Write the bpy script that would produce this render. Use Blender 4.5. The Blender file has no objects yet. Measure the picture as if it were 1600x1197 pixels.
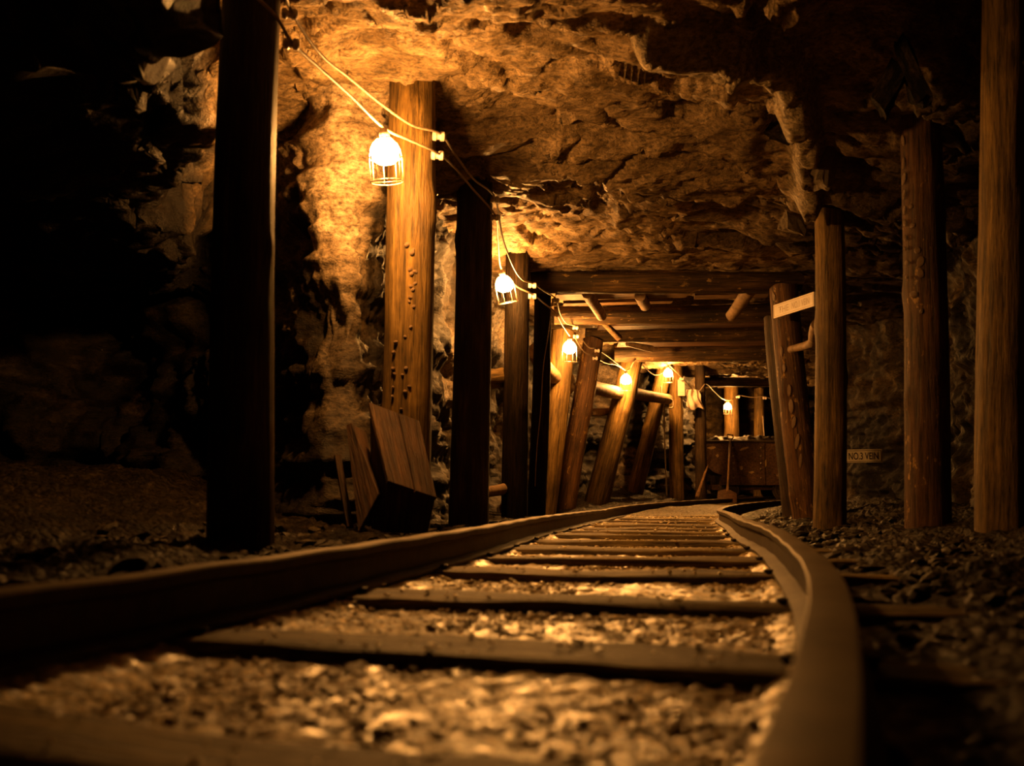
import bpy, bmesh, math, random
import numpy as np
from mathutils import Vector, Matrix

random.seed(7)
rng = np.random.default_rng(7)
sc = bpy.context.scene
COL = sc.collection

# ------------------------------------------------------------------ camera
FPX, CX, CY, HORIZON, CAM_H = 1500.0, 800.0, 598.5, 752.0, 0.266
PITCH = math.atan((HORIZON - CY) / FPX)
cam = bpy.data.cameras.new('camera')
cam.sensor_width = 36.0
cam.lens = 36.0 * FPX / 1600.0
cam.clip_start = 0.02
cam.dof.use_dof = True
cam.dof.focus_distance = 8.5
cam.dof.aperture_fstop = 3.0
cam_o = bpy.data.objects.new('camera', cam)
COL.objects.link(cam_o)
cam_o.location = (0, 0, CAM_H)
cam_o.rotation_euler = (math.pi / 2 + PITCH, 0, 0)
sc.camera = cam_o

# ------------------------------------------------------------------ world, exposure
world = bpy.data.worlds.new('underground')
sc.world = world
world.use_nodes = True
world.node_tree.nodes['Background'].inputs[0].default_value = (0, 0, 0, 1)
world.node_tree.nodes['Background'].inputs[1].default_value = 0.0
vs = sc.view_settings
vs.view_transform = 'Standard'
vs.look = 'None'
vs.gamma = 1.0
vs.use_curve_mapping = False
vs.exposure = 0.0
sc.cycles.max_bounces = 3
sc.cycles.diffuse_bounces = 2
sc.cycles.glossy_bounces = 1
sc.cycles.volume_bounces = 0
sc.cycles.use_adaptive_sampling = True
sc.cycles.adaptive_threshold = 0.02
sc.cycles.caustics_reflective = False
sc.cycles.caustics_refractive = False
LAMP_STRENGTH = 780.0
LAMP_COLOR = (1.0, 0.415, 0.088)
HAZE = 0.0

# ------------------------------------------------------------------ maths helpers
CP, SP = math.cos(PITCH), math.sin(PITCH)


def at(px, py, d):
    """world point seen at photo pixel (px, py) at forward distance d"""
    a = (px - CX) / FPX
    b = (CY - py) / FPX
    dy = CP - b * SP
    dz = SP + b * CP
    t = d / dy
    return Vector((a * t, d, CAM_H + dz * t))


def hash3(ix, iy, iz, seed):
    h = (ix.astype(np.int64) * 374761393 + iy.astype(np.int64) * 668265263 + iz.astype(np.int64) * 2147483647 + seed * 1274126177) & 0xffffffff
    h = ((h ^ (h >> 13)) * 1274126177) & 0xffffffff
    h = ((h ^ (h >> 16)) * 2246822519) & 0xffffffff
    return ((h ^ (h >> 15)) & 0xffffff) / float(0xffffff)


def vnoise(P, seed=0):
    """value noise in -1..1 on an (..., 3) array"""
    i = np.floor(P).astype(np.int64)
    f = P - i
    u = f * f * f * (f * (f * 6 - 15) + 10)
    r = 0
    for dx in (0, 1):
        wx = u[..., 0] if dx else 1 - u[..., 0]
        for dy in (0, 1):
            wy = u[..., 1] if dy else 1 - u[..., 1]
            for dz in (0, 1):
                wz = u[..., 2] if dz else 1 - u[..., 2]
                r = r + wx * wy * wz * hash3(i[..., 0] + dx, i[..., 1] + dy, i[..., 2] + dz, seed)
    return r * 2 - 1


def fbm(P, octaves=4, seed=0, gain=0.5):
    r, a, t = 0, 1.0, 0
    for o in range(octaves):
        r = r + a * vnoise(P * (2.03 ** o) + 17.3 * o, seed + o)
        t += a
        a *= gain
    return r / t


def ridged(P, octaves=4, seed=0):
    r, a, t = 0, 1.0, 0
    for o in range(octaves):
        r = r + a * (1 - np.abs(vnoise(P * (2.1 ** o) + 9.1 * o, seed + o)) * 2)
        t += a
        a *= 0.5
    return r / t


def worley(P, seed=0):
    """F1, F2 distances and id of the nearest cell"""
    i = np.floor(P).astype(np.int64)
    f1 = np.full(P.shape[:-1], 9.0)
    f2 = np.full(P.shape[:-1], 9.0)
    cid = np.zeros(P.shape[:-1])
    for dx in (-1, 0, 1):
        for dy in (-1, 0, 1):
            for dz in (-1, 0, 1):
                cx, cy, cz = i[..., 0] + dx, i[..., 1] + dy, i[..., 2] + dz
                q = np.stack([cx + hash3(cx, cy, cz, seed), cy + hash3(cx, cy, cz, seed + 1), cz + hash3(cx, cy, cz, seed + 2)], -1)
                d = np.sqrt(((q - P) ** 2).sum(-1))
                near = d < f1
                f2 = np.where(near, f1, np.minimum(f2, d))
                cid = np.where(near, hash3(cx, cy, cz, seed + 3), cid)
                f1 = np.where(near, d, f1)
    return f1, f2, cid


def facets(P, seed):
    """each cell of a 2-D scatter is a slab with its own tilt"""
    i = np.floor(P[..., :2]).astype(np.int64)
    best = np.full(P.shape[:-1], 9.0)
    out = np.zeros(P.shape[:-1])
    z0 = np.zeros_like(i[..., 0])
    for dx in (-1, 0, 1):
        for dy in (-1, 0, 1):
            cx, cy = i[..., 0] + dx, i[..., 1] + dy
            ox = P[..., 0] - cx - hash3(cx, cy, z0, seed)
            oy = P[..., 1] - cy - hash3(cx, cy, z0, seed + 1)
            d = ox * ox + oy * oy
            a = 6.283 * hash3(cx, cy, z0, seed + 2)
            v = ox * np.cos(a) + oy * np.sin(a) + .5 * (hash3(cx, cy, z0, seed + 3) - .5)
            near = d < best
            best = np.where(near, d, best)
            out = np.where(near, v, out)
    return out


def smooth(a, b, x):
    t = np.clip((x - a) / (b - a), 0, 1)
    return t * t * (3 - 2 * t)


# ------------------------------------------------------------------ the track's centre line
KN = np.array([-1, .5, 1.5, 2.5, 3.5, 4.5, 6, 7.5, 9, 11, 13, 16, 20])
KT = np.array([.571, .379, .317, .222, .209, .139, .200, .170, .191, .331, .461, .560, .62])
SS = np.linspace(-1, 18.5, 391)
TH = np.interp(SS, KN, KT)
for _ in range(6):
    TH[1:-1] = (TH[:-2] + 2 * TH[1:-1] + TH[2:]) / 4
_ds = SS[1] - SS[0]
CLX = -1.177 + np.cumsum(np.sin(TH)) * _ds
CLY = -1.0 + np.cumsum(np.cos(TH)) * _ds
GAUGE = 1.063
NX, NY = np.cos(TH), -np.sin(TH)
LX, LY = CLX - NX * GAUGE / 2, CLY - NY * GAUGE / 2
RX, RY = CLX + NX * GAUGE / 2, CLY + NY * GAUGE / 2


def rail_z(y):
    y = np.clip(y, 0, 9)
    return .129 - .005 * y - .001 * y * y


def left_x(y):
    return np.interp(y, LY, LX)


def right_x(y):
    return np.interp(y, RY, RX)


RAIL_H = 0.105


def tie_z(y):
    return rail_z(y) - RAIL_H


# ------------------------------------------------------------------ object helpers
def new_mesh(name, verts, faces, shade=None):
    me = bpy.data.meshes.new(name)
    me.from_pydata([tuple(v) for v in verts], [], [tuple(f) for f in faces])
    me.validate()
    if shade == 'smooth':
        me.polygons.foreach_set('use_smooth', [True] * len(me.polygons))
    elif isinstance(shade, (int, float)):
        me.polygons.foreach_set('use_smooth', [True] * len(me.polygons))
        me.set_sharp_from_angle(angle=math.radians(shade))
    me.update()
    return me


def link(name, me, mat=None, M=None, parent=None):
    o = bpy.data.objects.new(name, me)
    COL.objects.link(o)
    if mat is not None and me is not None and len(me.materials) == 0:
        me.materials.append(mat)
    if parent is not None:
        o.parent = parent
        if 'M' in parent_mats.get(parent.name, {}):
            o.matrix_parent_inverse = parent_mats[parent.name]['M'].inverted()
    if M is not None:
        o.matrix_basis = M
    base = Matrix.Identity(4) if M is None else M
    parent_mats[o.name] = {'M': base}      # local-to-world matrix of every object made here
    return o


parent_mats = {}


def tag(o, label=None, cat=None, group=None, kind=None):
    if label: o['label'] = label
    if cat: o['category'] = cat
    if group: o['group'] = group
    if kind: o['kind'] = kind
    return o


def thing(name, loc, label, cat, group=None, M=None):
    o = bpy.data.objects.new(name, None)
    o.empty_display_size = 0.05
    COL.objects.link(o)
    M = Matrix.Translation(loc) if M is None else M
    o.matrix_basis = M
    parent_mats[o.name] = {'M': M}
    return tag(o, label, cat, group)


def part(name, me, mat, parent, M=None, label=None, kind=None):
    """a part given in world space by M, parented to its thing"""
    o = link(name, me, mat, M, parent)
    if label: o['label'] = label
    if kind: o['kind'] = kind
    return o


class MB:
    """collects geometry for one mesh"""

    def __init__(self):
        self.v, self.f = [], []

    def add(self, verts, faces):
        n = len(self.v)
        self.v += [tuple(v) for v in verts]
        self.f += [tuple(i + n for i in f) for f in faces]

    def box(self, c, s, M=None):
        vs_ = []
        for x in (-.5, .5):
            for y in (-.5, .5):
                for z in (-.5, .5):
                    p = Vector((c[0] + x * s[0], c[1] + y * s[1], c[2] + z * s[2]))
                    vs_.append(M @ p if M else p)
        self.add(vs_, [(0, 1, 3, 2), (4, 6, 7, 5), (0, 4, 5, 1), (2, 3, 7, 6), (0, 2, 6, 4), (1, 5, 7, 3)])

    def tube(self, pts, r, n=8, cap=True, closed=False):
        pts = [Vector(p) for p in pts]
        m = len(pts)
        rr = r if isinstance(r, (list, tuple)) else [r] * m
        up = None
        rings = []
        for k, p in enumerate(pts):
            a = pts[(k - 1) % m] if (k or closed) else p
            b = pts[(k + 1) % m] if (k < m - 1 or closed) else p
            t = (b - a).normalized()
            if up is None:
                up = t.orthogonal().normalized()
            up = (up - t * up.dot(t)).normalized()
            w = t.cross(up)
            rings.append([p + (up * math.cos(2 * math.pi * j / n) + w * math.sin(2 * math.pi * j / n)) * rr[k] for j in range(n)])
        vs_ = [v for ring in rings for v in ring]
        fs = []
        for k in range(m if closed else m - 1):
            k2 = (k + 1) % m
            for j in range(n):
                j2 = (j + 1) % n
                fs.append((k * n + j, k * n + j2, k2 * n + j2, k2 * n + j))
        if cap and not closed:
            fs.append(tuple(reversed(range(n))))
            fs.append(tuple(range((m - 1) * n, m * n)))
        self.add(vs_, fs)

    def lathe(self, prof, n=16, M=None):
        """prof: (r, z) pairs"""
        vs_, fs = [], []
        for (r, z) in prof:
            for j in range(n):
                p = Vector((r * math.cos(2 * math.pi * j / n), r * math.sin(2 * math.pi * j / n), z))
                vs_.append(M @ p if M else p)
        for k in range(len(prof) - 1):
            for j in range(n):
                j2 = (j + 1) % n
                fs.append((k * n + j, k * n + j2, (k + 1) * n + j2, (k + 1) * n + j))
        fs.append(tuple(reversed(range(n))))
        fs.append(tuple(range((len(prof) - 1) * n, len(prof) * n)))
        self.add(vs_, fs)

    def mesh(self, name, shade=None):
        return new_mesh(name, self.v, self.f, shade)


def catmull(pts, n=8):
    pts = [Vector(p) for p in pts]
    out = []
    for i in range(len(pts) - 1):
        p0 = pts[max(i - 1, 0)]; p1 = pts[i]; p2 = pts[i + 1]; p3 = pts[min(i + 2, len(pts) - 1)]
        for k in range(n):
            t = k / n
            out.append(0.5 * ((2 * p1) + (p2 - p0) * t + (2 * p0 - 5 * p1 + 4 * p2 - p3) * t * t + (3 * p1 - p0 - 3 * p2 + p3) * t ** 3))
    out.append(pts[-1])
    return out


def grid_mesh(name, P, flip=False):
    n, m = P.shape[:2]
    idx = np.arange(n * m).reshape(n, m)
    q = np.stack([idx[:-1, :-1], idx[1:, :-1], idx[1:, 1:], idx[:-1, 1:]], -1).reshape(-1, 4)
    if flip:
        q = q[:, ::-1]
    me = bpy.data.meshes.new(name)
    me.vertices.add(n * m)
    me.vertices.foreach_set('co', P.reshape(-1).astype(np.float32))
    me.loops.add(q.size)
    me.loops.foreach_set('vertex_index', q.reshape(-1).astype(np.int32))
    me.polygons.add(len(q))
    me.polygons.foreach_set('loop_start', np.arange(0, q.size, 4, dtype=np.int32))
    me.polygons.foreach_set('use_smooth', np.ones(len(q), dtype=bool))
    me.update(calc_edges=True)
    me.validate()
    return me


def set_attr(me, name, vals):
    a = me.attributes.new(name, 'FLOAT', 'POINT')
    a.data.foreach_set('value', np.clip(vals, 0, 1).reshape(-1).astype(np.float32))


# ------------------------------------------------------------------ materials
def mat_base(name, rough=0.7, spec=0.4):
    m = bpy.data.materials.new(name)
    m.use_nodes = True
    nt = m.node_tree
    b = nt.nodes['Principled BSDF']
    b.inputs['Roughness'].default_value = rough
    b.inputs['Specular IOR Level'].default_value = spec
    return m, nt, b


def n_noise(nt, vec, scale, detail=6, rough=0.6, dist=0.0):
    n = nt.nodes.new('ShaderNodeTexNoise')
    n.inputs['Scale'].default_value = scale
    n.inputs['Detail'].default_value = detail
    n.inputs['Roughness'].default_value = rough
    n.inputs['Distortion'].default_value = dist
    nt.links.new(vec, n.inputs['Vector'])
    return n.outputs['Fac']


def n_map(nt, vec, scale=(1, 1, 1), rot=(0, 0, 0)):
    n = nt.nodes.new('ShaderNodeMapping')
    n.inputs['Scale'].default_value = scale
    n.inputs['Rotation'].default_value = rot
    nt.links.new(vec, n.inputs['Vector'])
    return n.outputs['Vector']


def n_ramp(nt, fac, stops):
    n = nt.nodes.new('ShaderNodeValToRGB')
    e = n.color_ramp.elements
    while len(e) < len(stops):
        e.new(0.5)
    for k, (p, c) in enumerate(stops):
        e[k].position = p
        e[k].color = (*c, 1) if len(c) == 3 else c
    nt.links.new(fac, n.inputs['Fac'])
    return n.outputs['Color']


def n_math(nt, op, a, b):
    n = nt.nodes.new('ShaderNodeMath')
    n.operation = op
    for k, v in enumerate((a, b)):
        if isinstance(v, (int, float)):
            n.inputs[k].default_value = v
        else:
            nt.links.new(v, n.inputs[k])
    return n.outputs[0]


def n_mix(nt, fac, a, b, mode='MIX'):
    n = nt.nodes.new('ShaderNodeMix')
    n.data_type = 'RGBA'
    n.blend_type = mode
    for sock, v in ((n.inputs[0], fac), (n.inputs[6], a), (n.inputs[7], b)):
        if isinstance(v, (int, float)):
            sock.default_value = v
        elif isinstance(v, tuple):
            sock.default_value = (*v, 1)
        else:
            nt.links.new(v, sock)
    return n.outputs[2]


def n_bump(nt, b, height, dist=0.01, strength=1.0):
    n = nt.nodes.new('ShaderNodeBump')
    n.inputs['Strength'].default_value = strength
    n.inputs['Distance'].default_value = dist
    nt.links.new(height, n.inputs['Height'])
    nt.links.new(n.outputs[0], b.inputs['Normal'])


def coords(nt):
    return nt.nodes.new('ShaderNodeTexCoord').outputs['Object']


def rock_material(name, lo, mid, hi, coal=None, coal_pos=(0.45, 0.6), layer=(1, 1, 3), scale=3.0, rough=(0.45, 0.8), bump=0.012, spec=0.5, attr=None, attr_col=None, pebble=0.0, shade_attr=None, spec_attr=None, coat=0.0):
    m, nt, b = mat_base(name, 0.6, spec)
    c = coords(nt)
    v = n_map(nt, c, layer)
    f1 = n_noise(nt, v, scale, 5, 0.65, 0.4)
    col = n_ramp(nt, f1, [(0.30, lo), (0.5, mid), (0.70, hi)])
    if coal is not None:
        f2 = n_noise(nt, c, 1.1, 4, 0.62, 0.6)
        col = n_mix(nt, n_ramp(nt, f2, [(coal_pos[0], (0, 0, 0)), (coal_pos[1], (1, 1, 1))]), coal, col)
    if attr is not None:            # a second rock colour, where the mesh says so
        an = nt.nodes.new('ShaderNodeAttribute')
        an.attribute_name = attr
        if spec_attr is not None:
            nt.links.new(n_math(nt, 'MULTIPLY', an.outputs['Fac'], coat), b.inputs['Coat Weight'])
            nt.links.new(n_math(nt, 'ADD', n_math(nt, 'MULTIPLY', an.outputs['Fac'], spec - spec_attr), spec_attr), b.inputs['Specular IOR Level'])
        col = n_mix(nt, an.outputs['Fac'], col, n_ramp(nt, f1, [(0.30, attr_col[0]), (0.5, attr_col[1]), (0.70, attr_col[2])]))
    if shade_attr is not None:  # painted-in dark tone, where the mesh asks for it
        an = nt.nodes.new('ShaderNodeAttribute')
        an.attribute_name = shade_attr
        col = n_mix(nt, an.outputs['Fac'], col, n_ramp(nt, f1, [(0.42, (.006, .004, .002)), (0.62, (.014, .009, .004)), (0.74, (.05, .035, .015))]))
    if coat > 0:                    # film of water
        b.inputs['Coat Roughness'].default_value = 0.24
        if spec_attr is None:
            b.inputs['Coat Weight'].default_value = coat
    h = n_noise(nt, v, scale * 9, 4, 0.78)
    col = n_mix(nt, 1.0, col, n_ramp(nt, h, [(0.36, (.30, .30, .30)), (0.5, (.95, .95, .95)), (0.64, (1.6, 1.6, 1.6))]), 'MULTIPLY')
    if pebble > 0:
        vo = nt.nodes.new('ShaderNodeTexVoronoi')
        vo.inputs['Scale'].default_value = pebble
        nt.links.new(c, vo.inputs['Vector'])
        h = n_math(nt, 'SUBTRACT', h, n_math(nt, 'MULTIPLY', vo.outputs['Distance'], 1.6))
        wn = n_ramp(nt, vo.outputs['Color'], [(0.25, (.55, .55, .55)), (0.75, (1.35, 1.35, 1.35))])
        col = n_mix(nt, 1.0, col, wn, 'MULTIPLY')
    nt.links.new(col, b.inputs['Base Color'])
    n_bump(nt, b, h, bump, 1.0)
    r = n_noise(nt, c, scale * 3, 2, 0.6)
    mr = nt.nodes.new('ShaderNodeMapRange')
    mr.inputs[1].default_value = 0.35; mr.inputs[2].default_value = 0.65
    mr.inputs[3].default_value = rough[0]; mr.inputs[4].default_value = rough[1]
    nt.links.new(r, mr.inputs[0])
    nt.links.new(mr.outputs[0], b.inputs['Roughness'])
    return m


def wood_material(name, lo, mid, hi, rough=0.62, axis='z', stain=None, spec=0.35):
    m, nt, b = mat_base(name, rough, spec)
    c = coords(nt)
    oi = nt.nodes.new('ShaderNodeObjectInfo')
    add = nt.nodes.new('ShaderNodeVectorMath')
    add.operation = 'ADD'
    comb = nt.nodes.new('ShaderNodeCombineXYZ')
    for k in range(3):
        nt.links.new(n_math(nt, 'MULTIPLY', oi.outputs['Random'], 7.0 + 3 * k), comb.inputs[k])
    nt.links.new(c, add.inputs[0]); nt.links.new(comb.outputs[0], add.inputs[1])
    c2 = add.outputs[0]
    sc_ = {'z': (14, 14, 0.9), 'x': (0.9, 14, 14), 'y': (14, 0.9, 14)}[axis]
    v = n_map(nt, c2, sc_)
    f1 = n_noise(nt, v, 1.6, 5, 0.68, 0.6)
    col = n_ramp(nt, f1, [(0.32, lo), (0.5, mid), (0.68, hi)])
    f2 = n_noise(nt, c2, 2.2, 5, 0.6)
    col = n_mix(nt, n_ramp(nt, f2, [(0.40, (0.75, 0.75, 0.75)), (0.58, (0, 0, 0))]), col, lo)
    if stain is not None:
        f5 = n_noise(nt, n_map(nt, c2, (6, 6, 3)), 3.0, 5, 0.7)
        col = n_mix(nt, n_ramp(nt, f5, [(0.60, (0, 0, 0)), (0.66, (1, 1, 1))]), col, stain)
    f3 = n_noise(nt, v, 4.0, 4, 0.78)
    col = n_mix(nt, 1.0, col, n_ramp(nt, f3, [(0.36, (.25, .25, .25)), (0.46, (.9, .9, .9)), (0.64, (1.5, 1.5, 1.5))]), 'MULTIPLY')
    nt.links.new(col, b.inputs['Base Color'])
    n_bump(nt, b, f3, 0.012, 1.0)
    return m


def plain_material(name, col, rough=0.5, metal=0.0, spec=0.5, var=0.25, scale=30, bump=0.001):
    m, nt, b = mat_base(name, rough, spec)
    c = coords(nt)
    f = n_noise(nt, c, scale, 6, 0.6)
    lo = tuple(x * (1 - var) for x in col)
    hi = tuple(min(1, x * (1 + var)) for x in col)
    nt.links.new(n_ramp(nt, f, [(0.35, lo), (0.65, hi)]), b.inputs['Base Color'])
    b.inputs['Metallic'].default_value = metal
    n_bump(nt, b, f, bump, 1.0)
    return m


M_CEIL = rock_material('ceiling_rock', (.11, .072, .030), (.27, .185, .090), (.46, .335, .195), layer=(1.0, 2.8, 2.0), scale=2.6, rough=(0.28, 0.65), bump=0.018, spec=0.45, coal=(.075, .043, .016), coal_pos=(0.28, 0.46), attr='pale', attr_col=((.22, .17, .10), (.36, .28, .17), (.52, .42, .28)), shade_attr='shade_tone')
M_WALL_L = rock_material('coal_shale_painted_light', (.007, .005, .003), (.015, .010, .005), (.06, .04, .018), attr='pale', attr_col=((.16, .11, .06), (.36, .27, .17), (.62, .50, .36)), layer=(1, 1, 1.8), scale=3.0, rough=(0.4, 0.75), bump=0.014, spec=0.35)
M_WALL_R = rock_material('grey_shale', (.012, .008, .004), (.038, .025, .010), (.11, .075, .032), coal=(.007, .005, .003), coal_pos=(0.44, 0.58), layer=(1, 1, 1.6), scale=3.0, rough=(0.4, 0.75), bump=0.014, spec=0.12)
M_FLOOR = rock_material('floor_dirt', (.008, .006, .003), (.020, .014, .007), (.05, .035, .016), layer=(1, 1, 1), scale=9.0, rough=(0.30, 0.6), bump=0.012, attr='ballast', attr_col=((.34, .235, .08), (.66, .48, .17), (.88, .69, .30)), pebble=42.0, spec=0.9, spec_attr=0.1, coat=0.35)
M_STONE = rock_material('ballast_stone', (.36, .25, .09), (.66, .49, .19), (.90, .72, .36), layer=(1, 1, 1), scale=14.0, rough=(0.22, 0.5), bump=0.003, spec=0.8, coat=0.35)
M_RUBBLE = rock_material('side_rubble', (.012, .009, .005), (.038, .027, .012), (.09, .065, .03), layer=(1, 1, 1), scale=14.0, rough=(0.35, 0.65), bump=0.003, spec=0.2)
M_COAL = rock_material('coal', (.008, .006, .004), (.02, .014, .008), (.06, .042, .02), layer=(1, 1, 1), scale=12.0, rough=(0.4, 0.7), bump=0.006, spec=0.35)
M_PALE = rock_material('pale_mineral', (.20, .155, .10), (.34, .27, .18), (.50, .40, .28), layer=(1, 1, 1), scale=5.0, rough=(0.5, 0.8), bump=0.008)
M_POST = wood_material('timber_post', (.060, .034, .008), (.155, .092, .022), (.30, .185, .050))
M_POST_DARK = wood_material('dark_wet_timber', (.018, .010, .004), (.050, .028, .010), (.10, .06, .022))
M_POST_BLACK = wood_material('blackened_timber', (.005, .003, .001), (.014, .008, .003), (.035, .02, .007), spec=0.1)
M_POST_SPOT = wood_material('lichen_spotted_timber', (.045, .020, .006), (.10, .046, .014), (.18, .088, .027), stain=(.36, .21, .06))
M_BEAM = wood_material('roof_timber', (.030, .016, .007), (.085, .044, .018), (.17, .092, .036), axis='x', stain=(.26, .16, .06))
M_TIE = wood_material('tie_wood', (.07, .048, .016), (.19, .13, .046), (.34, .25, .10), axis='x')
M_BOARD = wood_material('board_wood', (.055, .026, .011), (.12, .055, .022), (.20, .095, .040), axis='x')
M_BOX = wood_material('dark_box_board', (.028, .014, .006), (.062, .030, .011), (.11, .055, .020), axis='x', spec=0.2)
M_PLANK = wood_material('split_lagging', (.10, .060, .026), (.20, .115, .048), (.32, .19, .085), axis='x')
M_BARK = plain_material('peeled_branch', (.26, .17, .09), 0.7, var=0.4, scale=14, bump=0.006)
M_HANDLE = wood_material('handle_wood', (.16, .09, .035), (.25, .14, .055), (.34, .20, .085))
M_RAILTOP = plain_material('worn_rail_top', (.15, .10, .040), 0.5, metal=0.2, var=0.3, scale=22, bump=0.001)
M_IRON = plain_material('rail_steel', (.055, .036, .017), 0.6, metal=0.1, var=0.35, scale=22, bump=0.002)
M_RUST = rock_material('rusted_plate', (.045, .022, .010), (.095, .045, .018), (.15, .075, .03), layer=(1, 1, 1), scale=4.0, rough=(0.45, 0.75), bump=0.003)
M_PAINT = plain_material('flaked_paint', (.50, .33, .13), 0.6, var=0.2, scale=40)
M_BOLT = plain_material('worn_iron', (.38, .30, .22), 0.32, metal=0.7, var=0.2, scale=60)
M_PORC = plain_material('porcelain', (.72, .62, .55), 0.30, var=0.08, scale=40, bump=0.0004)
M_CABLE = plain_material('cable_jacket', (.34, .26, .18), 0.5, var=0.2, scale=60, bump=0.0005)
M_WIRE = plain_material('cage_wire', (.62, .52, .42), 0.3, metal=0.6, var=0.1, scale=60, bump=0.0002)
M_SIGNW = plain_material('sign_enamel', (.88, .80, .70), 0.4, var=0.05, scale=12, bump=0.0003)
M_SIGNY = plain_material('sign_cream', (.88, .78, .58), 0.4, var=0.06, scale=12, bump=0.0003)
M_INK = plain_material('sign_ink', (.035, .018, .014), 0.5, var=0.1, scale=20, bump=0.0002)
M_INKF = plain_material('faded_ink', (.62, .52, .41), 0.5, var=0.1, scale=20, bump=0.0002)
M_PAPER = plain_material('notice_paper', (.66, .56, .44), 0.7, var=0.06, scale=20, bump=0.0004)
M_CLOTH = plain_material('pale_cloth', (.66, .52, .42), 0.85, var=0.15, scale=40, bump=0.002)
M_FUNG = plain_material('tree_fungus', (.17, .10, .045), 0.35, var=0.5, scale=50, bump=0.002, spec=0.7)
M_LICH = plain_material('orange_lichen', (.72, .40, .09), 0.8, var=0.3, scale=60, bump=0.003)

M_BULB = bpy.data.materials.new('lit_bulb')
M_BULB.use_nodes = True
_nt = M_BULB.node_tree
_nt.nodes.clear()
_em = _nt.nodes.new('ShaderNodeEmission')
_em.inputs[0].default_value = (*LAMP_COLOR, 1)
_em.inputs[1].default_value = LAMP_STRENGTH
_out = _nt.nodes.new('ShaderNodeOutputMaterial')
_nt.links.new(_em.outputs[0], _out.inputs[0])

# ------------------------------------------------------------------ the rock around the track


def lumpy(P, seed):
    """blocky rock relief, about -1..1"""
    f1, f2, cid = worley(P * np.array([2.2, 2.2, 2.6]) + 0.25 * fbm(P * 3, 2, seed + 50)[..., None], seed)
    return 0.6 * (cid - 0.5) * np.clip((f2 - f1) * 5, 0, 1) * 2 + 0.6 * fbm(P * 2.2, 5, seed + 5) + 0.25 * ridged(P * 5, 3, seed + 9)


def left_offset(y):
    """distance of the left rock face from the left rail"""
    ys = [-2, 0, 2.5, 3.6, 4.4, 4.75, 5.0, 5.7, 6.3, 8, 9, 10, 12, 14, 15, 16, 19.5]
    of = [2.4, 2.9, 3.4, 3.4, 2.5, 1.45, 1.02, 0.93, 1.05, 1.0, 1.05, 1.15, 1.45, 1.8, 1.75, 1.5, 2.0]
    return np.interp(y, ys, of)


def right_offset(y):
    ys = [-2, 0, 3, 5, 6.5, 8, 9, 10.3, 11, 12, 14, 19.5]
    of = [1.6, 1.6, 1.65, 1.65, 1.75, 2.0, 2.15, 2.05, 1.6, 1.1, 1.0, 1.2]
    return np.interp(y, ys, of)


def wall_left_x(y):
    return left_x(y) - left_offset(y)


def wall_right_x(y):
    return right_x(y) + right_offset(y)


def spaced(stops):
    """1-D samples from (start, end, step) runs"""
    out = []
    for a, b, s in stops:
        out += list(np.arange(a, b, s))
    out.append(stops[-1][1])
    return np.array(out)


WL_PATH = np.array([(-3.0, -1.5), (-3.6, 1.0), (-4.4, 3.0), (-4.8, 5.0), (-4.2, 6.6), (-2.9, 7.1), (-2.05, 6.6), (-1.45, 5.85), (-1.14, 5.3), (-1.0, 5.04), (-.86, 5.02), (-.77, 5.25), (-.71, 5.7)]
                   + [(float(wall_left_x(y)), y) for y in np.arange(6.2, 19.61, .4)])


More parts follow.
